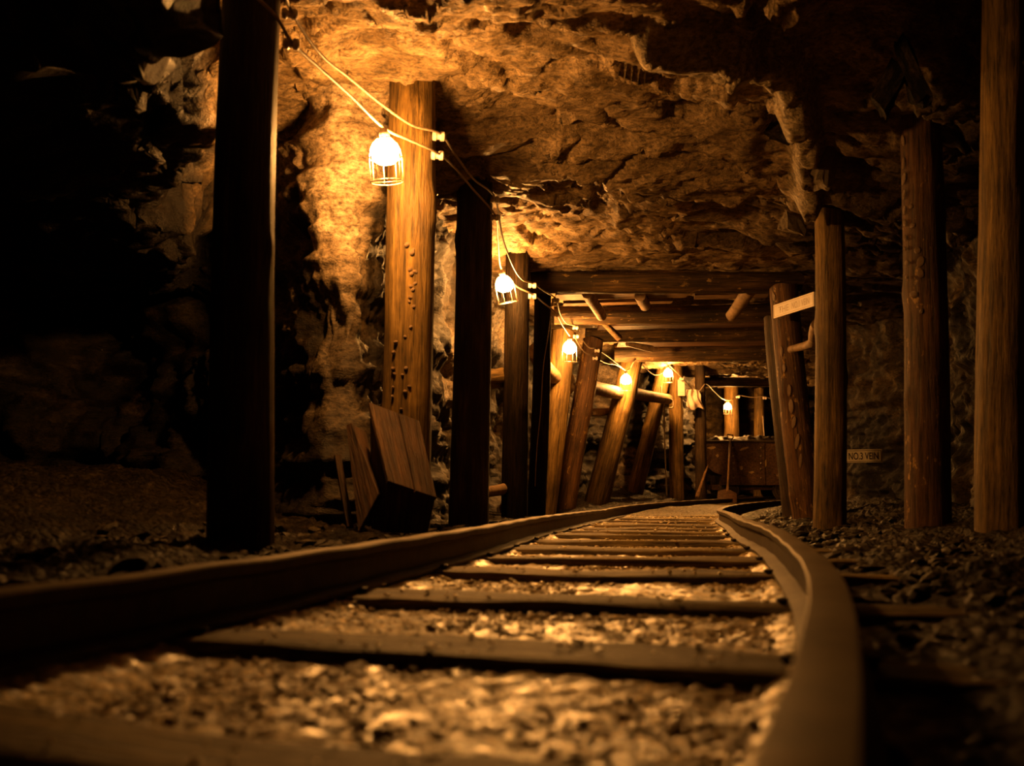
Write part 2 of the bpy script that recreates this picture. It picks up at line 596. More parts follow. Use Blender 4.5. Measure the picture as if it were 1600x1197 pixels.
def build_wall_left():
    # walk along the rock face: a dark hollow on the near left, a pillar, then the face behind the posts
    seg = np.hypot(*np.diff(WL_PATH, axis=0).T)
    cum = np.r_[0, np.cumsum(seg)]
    i0, i1 = cum[6], cum[14]
    ss = spaced([(0, i0, .05), (i0, i1, .016), (i1, i1 + 3.2, .022), (i1 + 3.2, cum[-1], .06)])
    px, py = np.interp(ss, cum, WL_PATH[:, 0]), np.interp(ss, cum, WL_PATH[:, 1])
    for _ in range(5):
        px[1:-1] = (px[:-2] + 2 * px[1:-1] + px[2:]) / 4
        py[1:-1] = (py[:-2] + 2 * py[1:-1] + py[2:]) / 4
    tx, ty = np.gradient(px), np.gradient(py)
    ln = np.hypot(tx, ty)
    nx, ny = ty / ln, -tx / ln                      # towards the drift
    zs = np.linspace(-.35, 2.85, 170)
    S, Z = np.meshgrid(ss, zs, indexing='ij')
    bc = lambda a: np.repeat(a[:, None], len(zs), 1)
    X0, Y0 = bc(px), bc(py)
    P = np.stack([X0, Y0, Z], -1)
    amp = np.interp(S, [0, i0, i0 + 1, i1, cum[-1]], [.34, .30, .13, .11, .13])
    h = lumpy(P, 11) * amp
    bed = fbm(np.stack([S * .7, Z * 7.5 + .5 * fbm(P * 1.3, 3, 42), S * 0], -1), 4, 32)
    h += np.round(bed * 4) / 4 * .055 + bed * .03
    h += fbm(P * np.array([14, 14, 5]), 3, 52) * .028 + ridged(P * np.array([9, 9, 4]), 3, 54) * .03 + fbm(P * 30, 2, 55) * .008
    h += .10 * smooth(1.3, 2.3, Z) + .16 * smooth(.6, -.2, Z)
    me = grid_mesh('wall_left', np.stack([X0 + bc(nx) * h, Y0 + bc(ny) * h, Z], -1))
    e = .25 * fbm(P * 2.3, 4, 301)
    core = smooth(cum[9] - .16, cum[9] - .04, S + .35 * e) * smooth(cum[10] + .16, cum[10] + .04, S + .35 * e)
    pil = core * (.16 + .84 * smooth(1.05, 1.55, Z + .5 * e)) * smooth(.35, .7, Z)  # pale rock kept to the lit upper pillar: light painted into the colour
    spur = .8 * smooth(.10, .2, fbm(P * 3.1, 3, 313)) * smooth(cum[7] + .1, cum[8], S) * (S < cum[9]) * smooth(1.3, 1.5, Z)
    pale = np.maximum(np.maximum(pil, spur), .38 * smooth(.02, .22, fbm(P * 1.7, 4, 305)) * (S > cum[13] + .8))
    pale = np.maximum(pale, .5 * smooth(.20, .32, fbm(P * 1.6, 4, 309)) * (S < cum[8]) * smooth(.95, 1.15, Z))  # painted highlights: pale patches high on the hollow's wall
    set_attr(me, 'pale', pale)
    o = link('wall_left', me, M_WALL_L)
    return tag(o, kind='structure')


def build_wall(name, side, mat, seed):
    ys = spaced([(-1.5, 3.0, .07), (3.0, 8.4, .02), (8.4, 12.5, .035), (12.5, 19.6, .07)])
    zs = np.linspace(-.35, 2.85, 150)
    Y, Z = np.meshgrid(ys, zs, indexing='ij')
    X0 = wall_left_x(Y) if side < 0 else wall_right_x(Y)
    P = np.stack([X0, Y, Z], -1)
    amp = np.interp(Y, [0, 4.2, 5, 6, 19], [.42, .36, .20, .13, .13])
    h = lumpy(P, seed) * amp
    # bedding planes: thin ledges that step in and out
    bed = fbm(np.stack([Y * .7, Z * 7.5 + .5 * fbm(P * 1.3, 3, seed + 31), Y * 0], -1), 4, seed + 21)
    h += np.round(bed * 4) / 4 * .055 + bed * .03
    h += fbm(P * 14, 3, seed + 41) * .016 + ridged(P * 9, 3, seed + 43) * .02
    # lean over the track towards the roof, spread out at the foot
    lean = .10 * smooth(1.3, 2.3, Z) + .16 * smooth(.6, -.2, Z)
    X = X0 - side * (lean + h)
    me = grid_mesh(name, np.stack([X, Y + .04 * fbm(P * 4, 3, seed + 61), Z], -1), flip=side > 0)
    o = link(name, me, mat)
    return tag(o, kind='structure')


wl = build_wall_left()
wl['label'] = 'rough coal and pale shale wall, lit patches painted in, behind the left row of timber posts'
wr = build_wall('wall_right', 1, M_WALL_R, 23)
wr['label'] = 'dark layered shale wall behind the right row of timber posts'


def x_span(Y, n_left, n_main, pad):
    """x samples across the drift at each depth: a coarse run over the left hollow, a fine one over the track"""
    y = Y[:, 0]
    xa = np.where(y < 8.0, -5.6, wall_left_x(y) - pad)
    xb = np.where(y < 8.0, np.minimum(np.minimum(wall_left_x(np.maximum(y, 5.0)) - .75, left_x(y) - 1.3), -.315 * np.minimum(y, 6) - .55), wall_left_x(y) - pad + .02)
    xc = wall_right_x(y) + pad
    t1 = np.linspace(0, 1, n_left, endpoint=False)
    t2 = np.linspace(0, 1, n_main)
    return np.concatenate([xa[:, None] + (xb - xa)[:, None] * t1, xb[:, None] + (xc - xb)[:, None] * t2], 1)


def ceil_z(x, y):
    t = (x - left_x(y)) / 2.2                      # 0 over the left rail, about 1 near the right wall
    z = np.interp(y, [-2, 3.0, 4.5, 5.5, 6.5, 7.6, 8.2, 12.6, 13.2, 16.5, 19.6], [2.5, 2.45, 2.32, 2.22, 2.10, 2.0, 2.06, 2.08, 2.04, 2.12, 2.15])
    z = z - .68 * smooth(.0, .22, -.315 * y - x + .10 * np.sin(y * 5) + .05 * np.sin(y * 13)) * smooth(7.6, 6.0, y)          # left hollow's roof, shaped to hang below lamp height and stay unlit
    return z + .34 * smooth(.40, .80, t) * smooth(4.75, 4.35, y) - .22 * smooth(.45, 1.15, t) * smooth(8.2, 5.5, y) * smooth(4.35, 5.0, y)


RIDGE = [(.66, 4.24), (1.02, 4.40), (1.37, 4.58), (1.55, 4.95), (1.72, 5.4), (1.86, 5.9)]


def seg_dist(X, Y, pts):
    d = np.full(X.shape, 9.0)
    for (ax, ay), (bx, by) in zip(pts[:-1], pts[1:]):
        vx, vy = bx - ax, by - ay
        t = np.clip(((X - ax) * vx + (Y - ay) * vy) / (vx * vx + vy * vy), 0, 1)
        d = np.minimum(d, np.hypot(X - ax - t * vx, Y - ay - t * vy))
    return d


def build_ceiling():
    ys = spaced([(-1.5, 3.6, .08), (3.6, 8.0, .0135), (8.0, 13.0, .04), (13.0, 16.0, .022), (16.0, 19.6, .06)])
    Y = np.repeat(ys[:, None], 350, 1)
    X = x_span(Y, 50, 300, .7)
    Z0 = ceil_z(X, Y)
    P = np.stack([X, Y, X * 0 + .5], -1)
    w = fbm(P * .9, 3, 71)
    # slabs of rock split along the bedding: broad steps with sharp broken edges, long across the drift
    Q = np.stack([X * .75 + .25 * Y + .35 * w, Y * 1.55 - .25 * X + .3 * w, X * 0 + .5], -1)
    s1 = fbm(Q * 1.15, 5, 75)
    steps = s1 * 5.5
    fl = np.floor(steps)
    fr = steps - fl
    terr = (fl + smooth(.72, 1.0, fr)) / 5.5
    s2 = fbm(Q * 3.1, 4, 85) * 4
    fl2 = np.floor(s2)
    terr2 = (fl2 + smooth(.6, 1.0, s2 - fl2)) / 4
    f1, f2, cid = worley(np.stack([Q[..., 0] * 1.6, Q[..., 1] * 1.6, X * 0 + .3], -1), 93)
    crack = smooth(.07, .0, f2 - f1) * (cid > .45)
    Qw = Q + .12 * np.stack([fbm(Q * 3, 3, 161), fbm(Q * 3, 3, 163), X * 0], -1)
    h = .17 * terr + .060 * terr2 + .05 * s1 + .03 * (cid - .5) + .085 * facets(Qw * 1.5, 165) + .034 * facets(Qw * 4.1, 171)
    h += fbm(Q * np.array([4, 11, 1]), 4, 101) * .030 + ridged(Q * np.array([1.6, 7, 1]), 4, 103) * .020 + fbm(P * 22, 3, 107) * .007
    h += .05 * crack
    # hollows where slabs fell out
    for (hx, hy, r, dep) in ((.10, 4.22, .11, .16), (.42, 4.55, .09, .10), (.40, 5.35, .10, .07), (.98, 5.15, .16, .20), (1.15, 4.15, .10, .12), (.30, 5.45, .08, .05)):
        dd = np.hypot((X - hx) * .75, (Y - hy) * 1.35) + .035 * vnoise(P * 16, 5)
        h += dep * smooth(r, r * .55, dd)
    damp = np.interp(Y, [7.2, 7.9, 12.7, 13.2], [1, .45, .45, .8])
    Z = Z0 + h * damp
    rd = seg_dist(X + .03 * vnoise(P * 9, 3), Y + .03 * vnoise(P * 9, 4), RIDGE)
    Z -= .15 * smooth(.11, .03, rd)
    # broken, ragged brow where the low roof of the left hollow begins
    brow = smooth(-.30, .0, -.315 * Y - X) * smooth(.75, .35, -.315 * Y - X) * smooth(7.0, 6.0, Y)
    P3 = np.stack([X, Y, Z], -1)
    rag = lumpy(P3 * 1.5, 151) * .13 + ridged(P3 * 6, 3, 155) * .06 + fbm(P3 * 15, 3, 157) * .04
    X = X + brow * rag
    Z = Z + brow * .05 * fbm(P3 * 8, 3, 159)
    me = grid_mesh('ceiling', np.stack([X, Y, Z], -1), flip=False)
    set_attr(me, 'pale', smooth(.13, .07, rd))
    set_attr(me, 'shade_tone', np.maximum(smooth(-.10, .10, -.315 * Y - X + .3 * w + .2 * fbm(P * 4, 3, 111)) * smooth(7.4, 6.4, Y), .7 * smooth(.55, 1.0, (X - left_x(Y)) / 2.2 + .5 * w)))  # shade painted into the roof colour over the left hollow and right side
    o = link('ceiling', me, M_CEIL)
    return tag(o, 'rugged brown rock roof with broken slab edges above the track', kind='structure')


ceiling = build_ceiling()


def floor_z(X, Y):
    lx, rx = left_x(Y), right_x(Y)
    tz = tie_z(Y)
    far = smooth(9.0, 12.5, Y) * .05
    lo = lx - X                       # metres left of the left rail
    ro = X - rx
    z = tz - .028 + far + .020 * smooth(.11, .05, np.abs(lo)) * (lo < 0) + .020 * smooth(.11, .05, np.abs(ro)) * (ro < 0)
    z = z + smooth(.05, .40, lo) * .055 + smooth(.7, 2.4, lo) * .30
    z = z + smooth(.05, .50, ro) * .04 + smooth(.8, 1.5, ro) * .12
    return z


def build_floor():
    ys = [.16]
    while ys[-1] < 19.6:
        ys.append(ys[-1] + max(.011, ys[-1] * .0105))
    ys = np.array([-1.5, -1.0, -.5, -.2, 0] + ys)
    Y = np.repeat(ys[:, None], 310, 1)
    X = x_span(Y, 50, 260, .5)
    P = np.stack([X, Y, X * 0], -1)
    side = np.maximum(smooth(.1, .7, left_x(Y) - X), smooth(.1, .7, X - right_x(Y)))
    f1, f2, cid = worley(P * 45, 131)
    peb = smooth(.75, .15, f1) * (cid > .3)
    Z = floor_z(X, Y) + fbm(P * 3, 3, 121) * (.012 + .06 * side) + fbm(P * 20, 3, 125) * (.006 + .012 * side) + peb * (.006 + .012 * side)
    me = grid_mesh('floor', np.stack([X, Y, Z], -1), flip=False)
    e = .06 * fbm(P * 7, 3, 141)
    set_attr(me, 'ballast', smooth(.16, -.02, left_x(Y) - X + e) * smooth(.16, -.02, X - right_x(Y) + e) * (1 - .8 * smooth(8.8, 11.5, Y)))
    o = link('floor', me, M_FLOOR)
    return tag(o, 'gravel and rubble floor of the drift between and beside the rails', kind='structure')


floor = build_floor()

# the rock face that closes the drift behind the ore cart
_ys = np.linspace(-.4, 2.9, 110)
_xs = np.linspace(-1.0, 9.5, 260)
_X, _Z = np.meshgrid(_xs, _ys, indexing='ij')
_P = np.stack([_X, _X * 0 + 19, _Z], -1)
_Y = 19.0 - .25 * lumpy(_P, 47) - .05 * fbm(_P * np.array([3, 1, 9]), 4, 49)
wb = link('wall_back', grid_mesh('wall_back', np.stack([_X, _Y, _Z], -1), flip=False), M_WALL_R)
tag(wb, 'rock face closing the drift behind the ore cart', kind='structure')

# ------------------------------------------------------------------ track


def extrude_profile(name, path, prof, cap=True):
    """path: (x, y, z, heading); prof: (across, up) outline"""
    vs_, fs = [], []
    n = len(prof)
    for (x, y, z, th) in path:
        for (a, u) in prof:
            vs_.append((x + a * math.cos(th), y - a * math.sin(th), z + u))
    for k in range(len(path) - 1):
        for j in range(n):
            j2 = (j + 1) % n
            fs.append((k * n + j, (k + 1) * n + j, (k + 1) * n + j2, k * n + j2))
    if cap:
        fs.append(tuple(range(n)))
        fs.append(tuple(reversed(range((len(path) - 1) * n, len(path) * n))))
    return new_mesh(name, vs_, fs, 38)


H_ = RAIL_H
PROF = [(-.046, -H_), (-.046, -H_ + .008), (-.010, -H_ + .020), (-.008, -.034), (-.026, -.024), (-.0275, -.006), (-.0245, -.0015), (0, 0),
        (.0245, -.0015), (.0275, -.006), (.026, -.024), (.008, -.034), (.010, -H_ + .020), (.046, -H_ + .008), (.046, -H_)]


def rail(xs, ys, s0, s1, label):
    path = [(xs[k], ys[k], float(rail_z(ys[k])) + .0015 * math.sin(k * .7), TH[k]) for k in range(len(SS)) if s0 <= SS[k] <= s1]
    me = extrude_profile('rail', path, PROF)
    me.materials.append(M_IRON); me.materials.append(M_RAILTOP)
    npf = len(PROF)
    for p in me.polygons:
        if p.index < (len(path) - 1) * npf and 5 <= p.index % npf <= 8:
            p.material_index = 1
    o = link('rail', me)
    return tag(o, label, 'rail', 'rails of the curving track')


rail_l = rail(LX, LY, -.6, 17.6, 'steel rail on the left of the curving track, along the timber posts')
rail_r = rail(RX, RY, -.6, 17.6, 'steel rail on the right that swells large and blurred at the camera')


def tie_mesh(seed):
    r = np.random.default_rng(seed)
    L, W, Ht = 1.74, .155, .12
    nx, prof = 40, [(-.5, -1), (-.5, -.12), (-.47, -.03), (-.40, 0), (-.2, .0), (0, .0), (.2, .0), (.40, 0), (.47, -.03), (.5, -.12), (.5, -1)]
    vs_, fs = [], []
    n = len(prof)
    for k in range(nx + 1):
        x = (k / nx - .5) * L
        for (a, u) in prof:
            p = np.array([[x * 3, a * 2 + seed, u * 2]])
            e = .010 * float(fbm(p, 3, seed)[0])
            vs_.append((x, a * (W + .05 * float(vnoise(np.array([[x * 2.3, seed, 0]]), 3)[0]) * .5) + e, u * Ht + e * (1 if u > -.5 else 0)))
    for k in range(nx):
        for j in range(n):
            j2 = (j + 1) % n
            fs.append((k * n + j, (k + 1) * n + j, (k + 1) * n + j2, k * n + j2))
    fs.append(tuple(range(n)))
    fs.append(tuple(reversed(range(nx * n, (nx + 1) * n))))
    return new_mesh('railway_tie', vs_, fs, 40)


spike_mb = MB()
spike_mb.box((0, 0, -.03), (.016, .016, .08))
spike_mb.lathe([(.005, .020), (.017, .017), (.019, .010), (.012, .004), (.010, 0)][::-1], 8)
SPIKE = spike_mb.mesh('spike', 40)

TIE_Y = [.93, 1.53, 2.19, 2.88, 3.46, 4.05, 4.72, 5.40, 6.05, 6.7, 7.4, 8.1, 8.8, 9.6, 10.4]
ORD = ['nearest', 'second', 'third', 'fourth', 'fifth', 'sixth', 'seventh', 'eighth', 'ninth', 'tenth', 'eleventh', 'twelfth', 'thirteenth', 'fourteenth', 'farthest']
tie_info = []
for k, ty in enumerate(TIE_Y):
    s = np.interp(ty, CLY, SS)
    x = float(np.interp(s, SS, CLX)); th = float(np.interp(s, SS, TH)) + random.uniform(-.03, .03)
    z = float(tie_z(ty)) + random.uniform(-.003, .004) - .002
    M = Matrix.Translation((x + random.uniform(-.04, .04), ty, z)) @ Matrix.Rotation(-th, 4, 'Z')
    o = link('railway_tie', tie_mesh(200 + k), M_TIE, M)
    lab = {0: 'weathered wooden railway tie nearest the camera, at the bottom edge', 14: 'farthest wooden railway tie, just before the track bends away'}.get(k, '%s wooden railway tie from the camera, half sunk in gravel' % ORD[k])
    tag(o, lab, 'railway tie', 'wooden ties of the track')
    tie_info.append((x, ty, z, th))
    if k < 9:
        for sgn in (-1, 1):
            for io in (-1, 1):
                q = Matrix.Translation((x, ty, z + .006)) @ Matrix.Rotation(-th, 4, 'Z') @ Matrix.Translation((sgn * GAUGE / 2 + io * .056, random.uniform(-.03, .03), -.006)) @ Matrix.Scale(.75, 4)
                part('spike', SPIKE, M_IRON, o, q)

# ballast: the stones that show largest are stones of their own, the rest is one mesh


def stone_mesh(k, sub):
    bm = bmesh.new()
    bmesh.ops.create_icosphere(bm, subdivisions=sub, radius=1.0)
    r = np.random.default_rng(900 + k)
    cuts = r.normal(size=(7, 3))
    cuts /= np.linalg.norm(cuts, axis=1)[:, None]
    offs = r.uniform(.50, .85, 7)
    for v in bm.verts:
        p = np.array(v.co)
        for c, o_ in zip(cuts, offs):
            d = p @ c
            if d > o_:
                p = p - c * (d - o_)
        p *= np.array([1.0, .78, .48])
        v.co = p
    me = bpy.data.meshes.new('stone')
    bm.to_mesh(me)
    bm.free()
    return me


STONES = [stone_mesh(k, 2) for k in range(6)] + [stone_mesh(k, 2) for k in range(6)]
for k, me in enumerate(STONES):
    me.materials.append(M_STONE if k < 6 else M_RUBBLE)


def on_tie(x, y):
    for (tx, ty, tz, th) in tie_info:
        dx, dy = x - tx, y - ty
        a = dx * math.cos(th) - dy * math.sin(th)
        b = dx * math.sin(th) + dy * math.cos(th)
        if abs(b) < .085 and abs(a) < .87:
            return True
    return False


def stone_spots(n, ylo, yhi, rlo, rhi, xlo=-.48, xhi=.48, power=1.6):
    out = []
    while len(out) < n:
        y = ylo + (yhi - ylo) * random.random() ** power
        cx = .5 * (left_x(y) + right_x(y))
        x = cx + random.uniform(xlo, xhi) * GAUGE
        if -.445 * GAUGE < x - cx < .445 * GAUGE or abs(x - cx) > .60 * GAUGE:
            if on_tie(x, y) and random.random() > .06:
                continue
            out.append((x, y, random.uniform(rlo, rhi) * random.uniform(.6, 1.0)))
    return out


big = stone_spots(220, .75, 3.6, .008, .019)
big += [s for s in stone_spots(60, 1.6, 5.5, .02, .045, -1.25, -.62, 1.0)]
big += [s for s in stone_spots(14, 2.2, 6.0, .02, .05, .62, 1.0, 1.0)]
big += [(-.93, 2.35, .085), (-.52, 2.75, .05), (-.36, 3.05, .06), (-.75, 2.6, .055), (-.2, 3.45, .05), (.36, .98, .032)]
for k, (x, y, r) in enumerate(big):
    z = float(floor_z(np.array(x), np.array(y)))
    if on_tie(x, y):
        z += .03
    side_ = not (left_x(y) < x < right_x(y))
    o = bpy.data.objects.new('stone', STONES[k % 6 + 6 * side_])
    COL.objects.link(o)
    o.parent = floor
    o.location = (x, y, z + r * .25)
    o.rotation_euler = (random.uniform(-.5, .5), random.uniform(-.5, .5), random.uniform(0, 6.28))
    o.scale = (r * random.uniform(.9, 1.6), r, r * random.uniform(.7, 1.3))

proto = [stone_mesh(50 + k, 1) for k in range(5)]
pv = []
for me in proto:
    a = np.zeros(len(me.vertices) * 3, np.float32); me.vertices.foreach_get('co', a)
    pv.append((a.reshape(-1, 3), np.array([p.vertices[:] for p in me.polygons])))
def gravel_mesh(small):
    GV, GF, off = [], [], 0
    for k, (x, y, r) in enumerate(small):
        V, F = pv[k % 5]
        a = random.uniform(0, 6.28)
        r *= 1 + .10 * y
        c, s = math.cos(a), math.sin(a)
        W = V * np.array([r * 1.3, r, r])
        z = float(floor_z(np.array(x), np.array(y)))
        if on_tie(x, y):
            z += .028
        GV.append(np.stack([W[:, 0] * c - W[:, 1] * s + x, W[:, 0] * s + W[:, 1] * c + y, W[:, 2] + random.uniform(-.4, .4) * W[:, 0] + z + r * .3], -1))
        GF.append(F + off)
        off += len(V)
    me = bpy.data.meshes.new('gravel')
    me.from_pydata(np.concatenate(GV).tolist(), [], np.concatenate(GF).tolist())
    return me


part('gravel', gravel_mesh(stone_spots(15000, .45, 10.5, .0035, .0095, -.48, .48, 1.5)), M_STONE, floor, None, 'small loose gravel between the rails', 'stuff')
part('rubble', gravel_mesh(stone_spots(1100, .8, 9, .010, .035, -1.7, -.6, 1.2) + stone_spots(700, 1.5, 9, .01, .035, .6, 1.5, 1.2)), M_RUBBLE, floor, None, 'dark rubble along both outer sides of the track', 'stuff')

# ------------------------------------------------------------------ timber


def log_mesh(name, L, r0, r1, seed, bend=.02, n=36, m=64, knots=4, rough=1.0):
    r = np.random.default_rng(seed)
    t = np.linspace(0, 1, m)
    a = np.linspace(0, 2 * np.pi, n, endpoint=False)
    T, A = np.meshgrid(t, a, indexing='ij')
    R = r0 + (r1 - r0) * T
    Q = np.stack([np.cos(A) * 1.2 + seed, np.sin(A) * 1.2, T * L * 1.2], -1)
    R = R * (1 + rough * (.05 * fbm(Q, 3, seed) + .035 * fbm(np.stack([np.cos(A) * 6, np.sin(A) * 6, T * L * .9 + seed], -1), 3, seed + 3)))
    for _ in range(knots):
        kt, ka = r.uniform(.1, .9), r.uniform(0, 2 * np.pi)
        da = np.angle(np.exp(1j * (A - ka)))
        R = R + r0 * .10 * np.exp(-((T - kt) * L / .06) ** 2 - (da / .35) ** 2)
    bx = bend * np.sin(np.pi * T * 1.2 + r.uniform(0, 2)) * L * .5
    by = bend * np.cos(np.pi * T + r.uniform(0, 2)) * L * .3
    bx -= bx[:1]; by -= by[:1]
    bx -= T * bx[-1:, :]; by -= T * by[-1:, :]
    V = np.stack([R * np.cos(A) + bx, R * np.sin(A) + by, T * L + .008 * np.sin(A * 3 + seed) * (T > .98)], -1).reshape(-1, 3)
    F = []
    for k in range(m - 1):
        for j in range(n):
            j2 = (j + 1) % n
            F.append((k * n + j, k * n + j2, (k + 1) * n + j2, (k + 1) * n + j))
    F.append(tuple(reversed(range(n))))
    F.append(tuple(range((m - 1) * n, m * n)))
    return new_mesh(name, V, F, 50)


def log(name, a, b, r0, r1, seed, mat, label, cat, group=None, **kw):
    a, b = Vector(a), Vector(b)
    d = b - a
    q = d.to_track_quat('Z', 'Y')
    M = Matrix.Translation(a) @ q.to_matrix().to_4x4()
    o = link(name, log_mesh(name, d.length, r0, r1, seed, **kw), mat, M)
    return tag(o, label, cat, group)


ins_mb = MB()
ins_mb.lathe([(.009, -.030), (.019, -.028), (.021, -.014), (.015, -.008), (.015, .002), (.021, .008), (.021, .022), (.014, .028), (.006, .029)], 14)
INSUL = ins_mb.mesh('insulator', 40)


def insulator(post, px, py, d, yaw=0.15, s=1.0):
    p = at(px, py, d)
    M = Matrix.Translation(p) @ Matrix.Rotation(yaw, 4, 'Z') @ Matrix.Rotation(math.pi / 2, 4, 'Y') @ Matrix.Scale(s, 4)
    o = part('insulator', INSUL, M_PORC, post, M, 'white porcelain insulator')
    return o


POST_AXIS = []


def on_post(k, px, py, d, lift=0.0):
    """matrix on the bark of post k where the photo shows (px, py), z pointing out of the bark"""
    a, t, r = POST_AXIS[k]
    p = at(px, py, d)
    c = a + (t - a) * ((p.z - a.z) / (t.z - a.z))
    dx = max(-.96 * r, min(.96 * r, p.x - c.x))
    nrm = Vector((dx, -math.sqrt(r * r - dx * dx), 0)).normalized()
    up = Vector((0, 0, 1))
    x = up.cross(nrm).normalized()
    return Matrix.Translation(c + nrm * (r + lift)) @ Matrix((x, nrm.cross(x), nrm)).transposed().to_4x4()


def post(top, base, d, r, seed, mat, label, dtop=None, ztop=None, sink=.10, **kw):
    """post between photo pixels top and base, standing at distance d"""
    b = at(base[0], base[1], d)
    t = at(top[0], top[1], dtop or d)
    if ztop is not None:
        t = b + (t - b) * ((ztop - b.z) / (t.z - b.z))
    u = (t - b).normalized()
    b = b - u * sink
    POST_AXIS.append((b, t, r))
    return log('mine_post', b, t, r * 1.06, r * .95, seed, mat, label, 'post', kw.pop('group', 'timber posts holding the roof'), **kw)


post_l1 = post((400, 0), (378, 838), 3.40, .108, 301, M_POST_DARK, 'large dark foreground post on the left with two insulators at the top', ztop=2.62)
post_l2 = post((645, 100), (629, 832), 4.80, .122, 302, M_POST, 'brightly lit orange post behind the nearest caged lamp, dotted with fungus', ztop=2.42)
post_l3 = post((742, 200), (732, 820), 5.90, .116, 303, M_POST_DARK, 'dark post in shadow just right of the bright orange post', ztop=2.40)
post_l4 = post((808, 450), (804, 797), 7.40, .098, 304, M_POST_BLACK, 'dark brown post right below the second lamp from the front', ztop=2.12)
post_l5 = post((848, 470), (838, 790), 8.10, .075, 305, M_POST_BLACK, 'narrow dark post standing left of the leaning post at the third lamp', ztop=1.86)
post_l6 = post((884, 490), (850, 790), 9.75, .128, 306, M_POST, 'leaning lit post right behind the third caged lamp', ztop=1.80, dtop=9.75)
post_l7 = post((926, 540), (883, 787), 10.45, .115, 307, M_POST_SPOT, 'leaning dark post with a lit lichen edge beside the third lamp post', ztop=1.82)
post_l8 = post((988, 560), (932, 786), 12.25, .145, 308, M_POST, 'leaning post directly behind the fourth caged lamp', ztop=1.82)
post_l9 = post((1036, 585), (990, 778), 14.75, .122, 309, M_POST, 'slanting bright orange post left of the bent conduit pipe', ztop=2.05)
post_l10 = post((1056, 600), (1058, 776), 15.0, .108, 310, M_POST, 'upright post carrying the paper notice', ztop=2.12)
post_l11 = post((1094, 595), (1096, 775), 15.15, .085, 311, M_POST_DARK, 'dark post at the left end of the ore cart', ztop=2.12)
post_b1 = post((1142, 605), (1142, 770), 18.2, .14, 312, M_POST, 'post behind the ore cart lit by the farthest lamp', ztop=2.05)
post_b2 = post((1186, 610), (1186, 770), 18.5, .10, 313, M_POST, 'thin post behind the ore cart, right of the farthest lamp', ztop=2.05)
post_r1 = post((1295, 345), (1296, 818), 6.0, .094, 321, M_POST, 'straight brown post that half covers the vein number sign', ztop=1.98, bend=.03)
post_r2 = post((1437, 205), (1449, 820), 5.0, .107, 322, M_POST_SPOT, 'reddish post on the right spotted with orange lichen', ztop=2.28)
post_r3 = post((1574, 0), (1571, 823), 4.2, .112, 323, M_POST, 'pale brown post at the right edge of the view', ztop=2.75, rough=1.3)
post_ra = post((1224, 446), (1262, 800), 7.85, .118, 324, M_POST_SPOT, 'leaning post with the bright white sign nailed to it', ztop=1.88)
post_rb = post((1212, 520), (1240, 792), 8.9, .10, 325, M_POST_DARK, 'dark leaning post just left of the post with the white sign', ztop=1.80)

for p_, x_, y_, d_, s_ in ((post_l1, 453, 22, 3.37, 1.), (post_l1, 456, 69, 3.37, 1.), (post_l2, 686, 213, 4.72, 1.15), (post_l2, 684, 243, 4.72, 1.15), (post_l3, 773, 312, 5.84, 1.), (post_l3, 773, 340, 5.84, 1.),
                           (post_l4, 832, 446, 7.36, 1.1), (post_l4, 832, 463, 7.36, 1.1), (post_l5, 868, 470, 8.05, 1.1), (post_l5, 868, 491, 8.05, 1.1), (post_l6, 899, 512, 9.6, 1.), (post_l6, 900, 526, 9.6, 1.),
                           (post_l7, 933, 548, 10.32, 1.), (post_l7, 930, 560, 10.32, 1.), (post_l8, 995, 563, 12.08, 1.), (post_l10, 1065, 592, 14.76, 1.1), (post_b1, 1153, 620, 18.0, 1.3), (post_b2, 1195, 622, 18.38, 1.3)):
    insulator(p_, x_, y_, d_, .15, s_)

# knobs of fungus on the lit post, lichen crusts on the right posts
knob_mb = MB()
knob_mb.lathe([(.2, -.5), (.8, -.3), (1.0, .1), (.8, .5), (.3, .75)], 9)
KNOB = knob_mb.mesh('fungus', 'smooth')
for (x, y, s) in ((637, 386, 11), (646, 393, 9), (644, 398, 12), (641, 424, 9), (648, 427, 10), (643, 431, 10), (648, 445, 9), (642, 450, 8), (645, 455, 9), (641, 467, 8), (640, 474, 7), (646, 481, 8), (649, 494, 6), (642, 513, 7),
                  (634, 528, 6), (620, 536, 7), (617, 552, 7), (616, 577, 7), (635, 577, 7), (618, 585, 5), (630, 587, 5), (640, 605, 6), (634, 613, 7), (616, 606, 5), (615, 620, 5), (628, 640, 5), (652, 330, 4), (657, 290, 5)):
    M = on_post(1, x, y, 4.7, .008) @ Matrix.Rotation(random.uniform(0, 6), 4, 'Z') @ Matrix.Diagonal((s / 560, s / 680, s / 420, 1))
    part('fungus', KNOB, M_FUNG, post_l2, M)


def lichen(postobj, pk, spots, d):
    for (x, y, w, h) in spots:
        M = on_post(pk, x, y, d) @ Matrix.Rotation(random.uniform(-.3, .3), 4, 'Z') @ Matrix.Diagonal((w * d / 2600, h * d / 3000, .006, 1))
        part('lichen', KNOB, M_LICH, postobj, M)


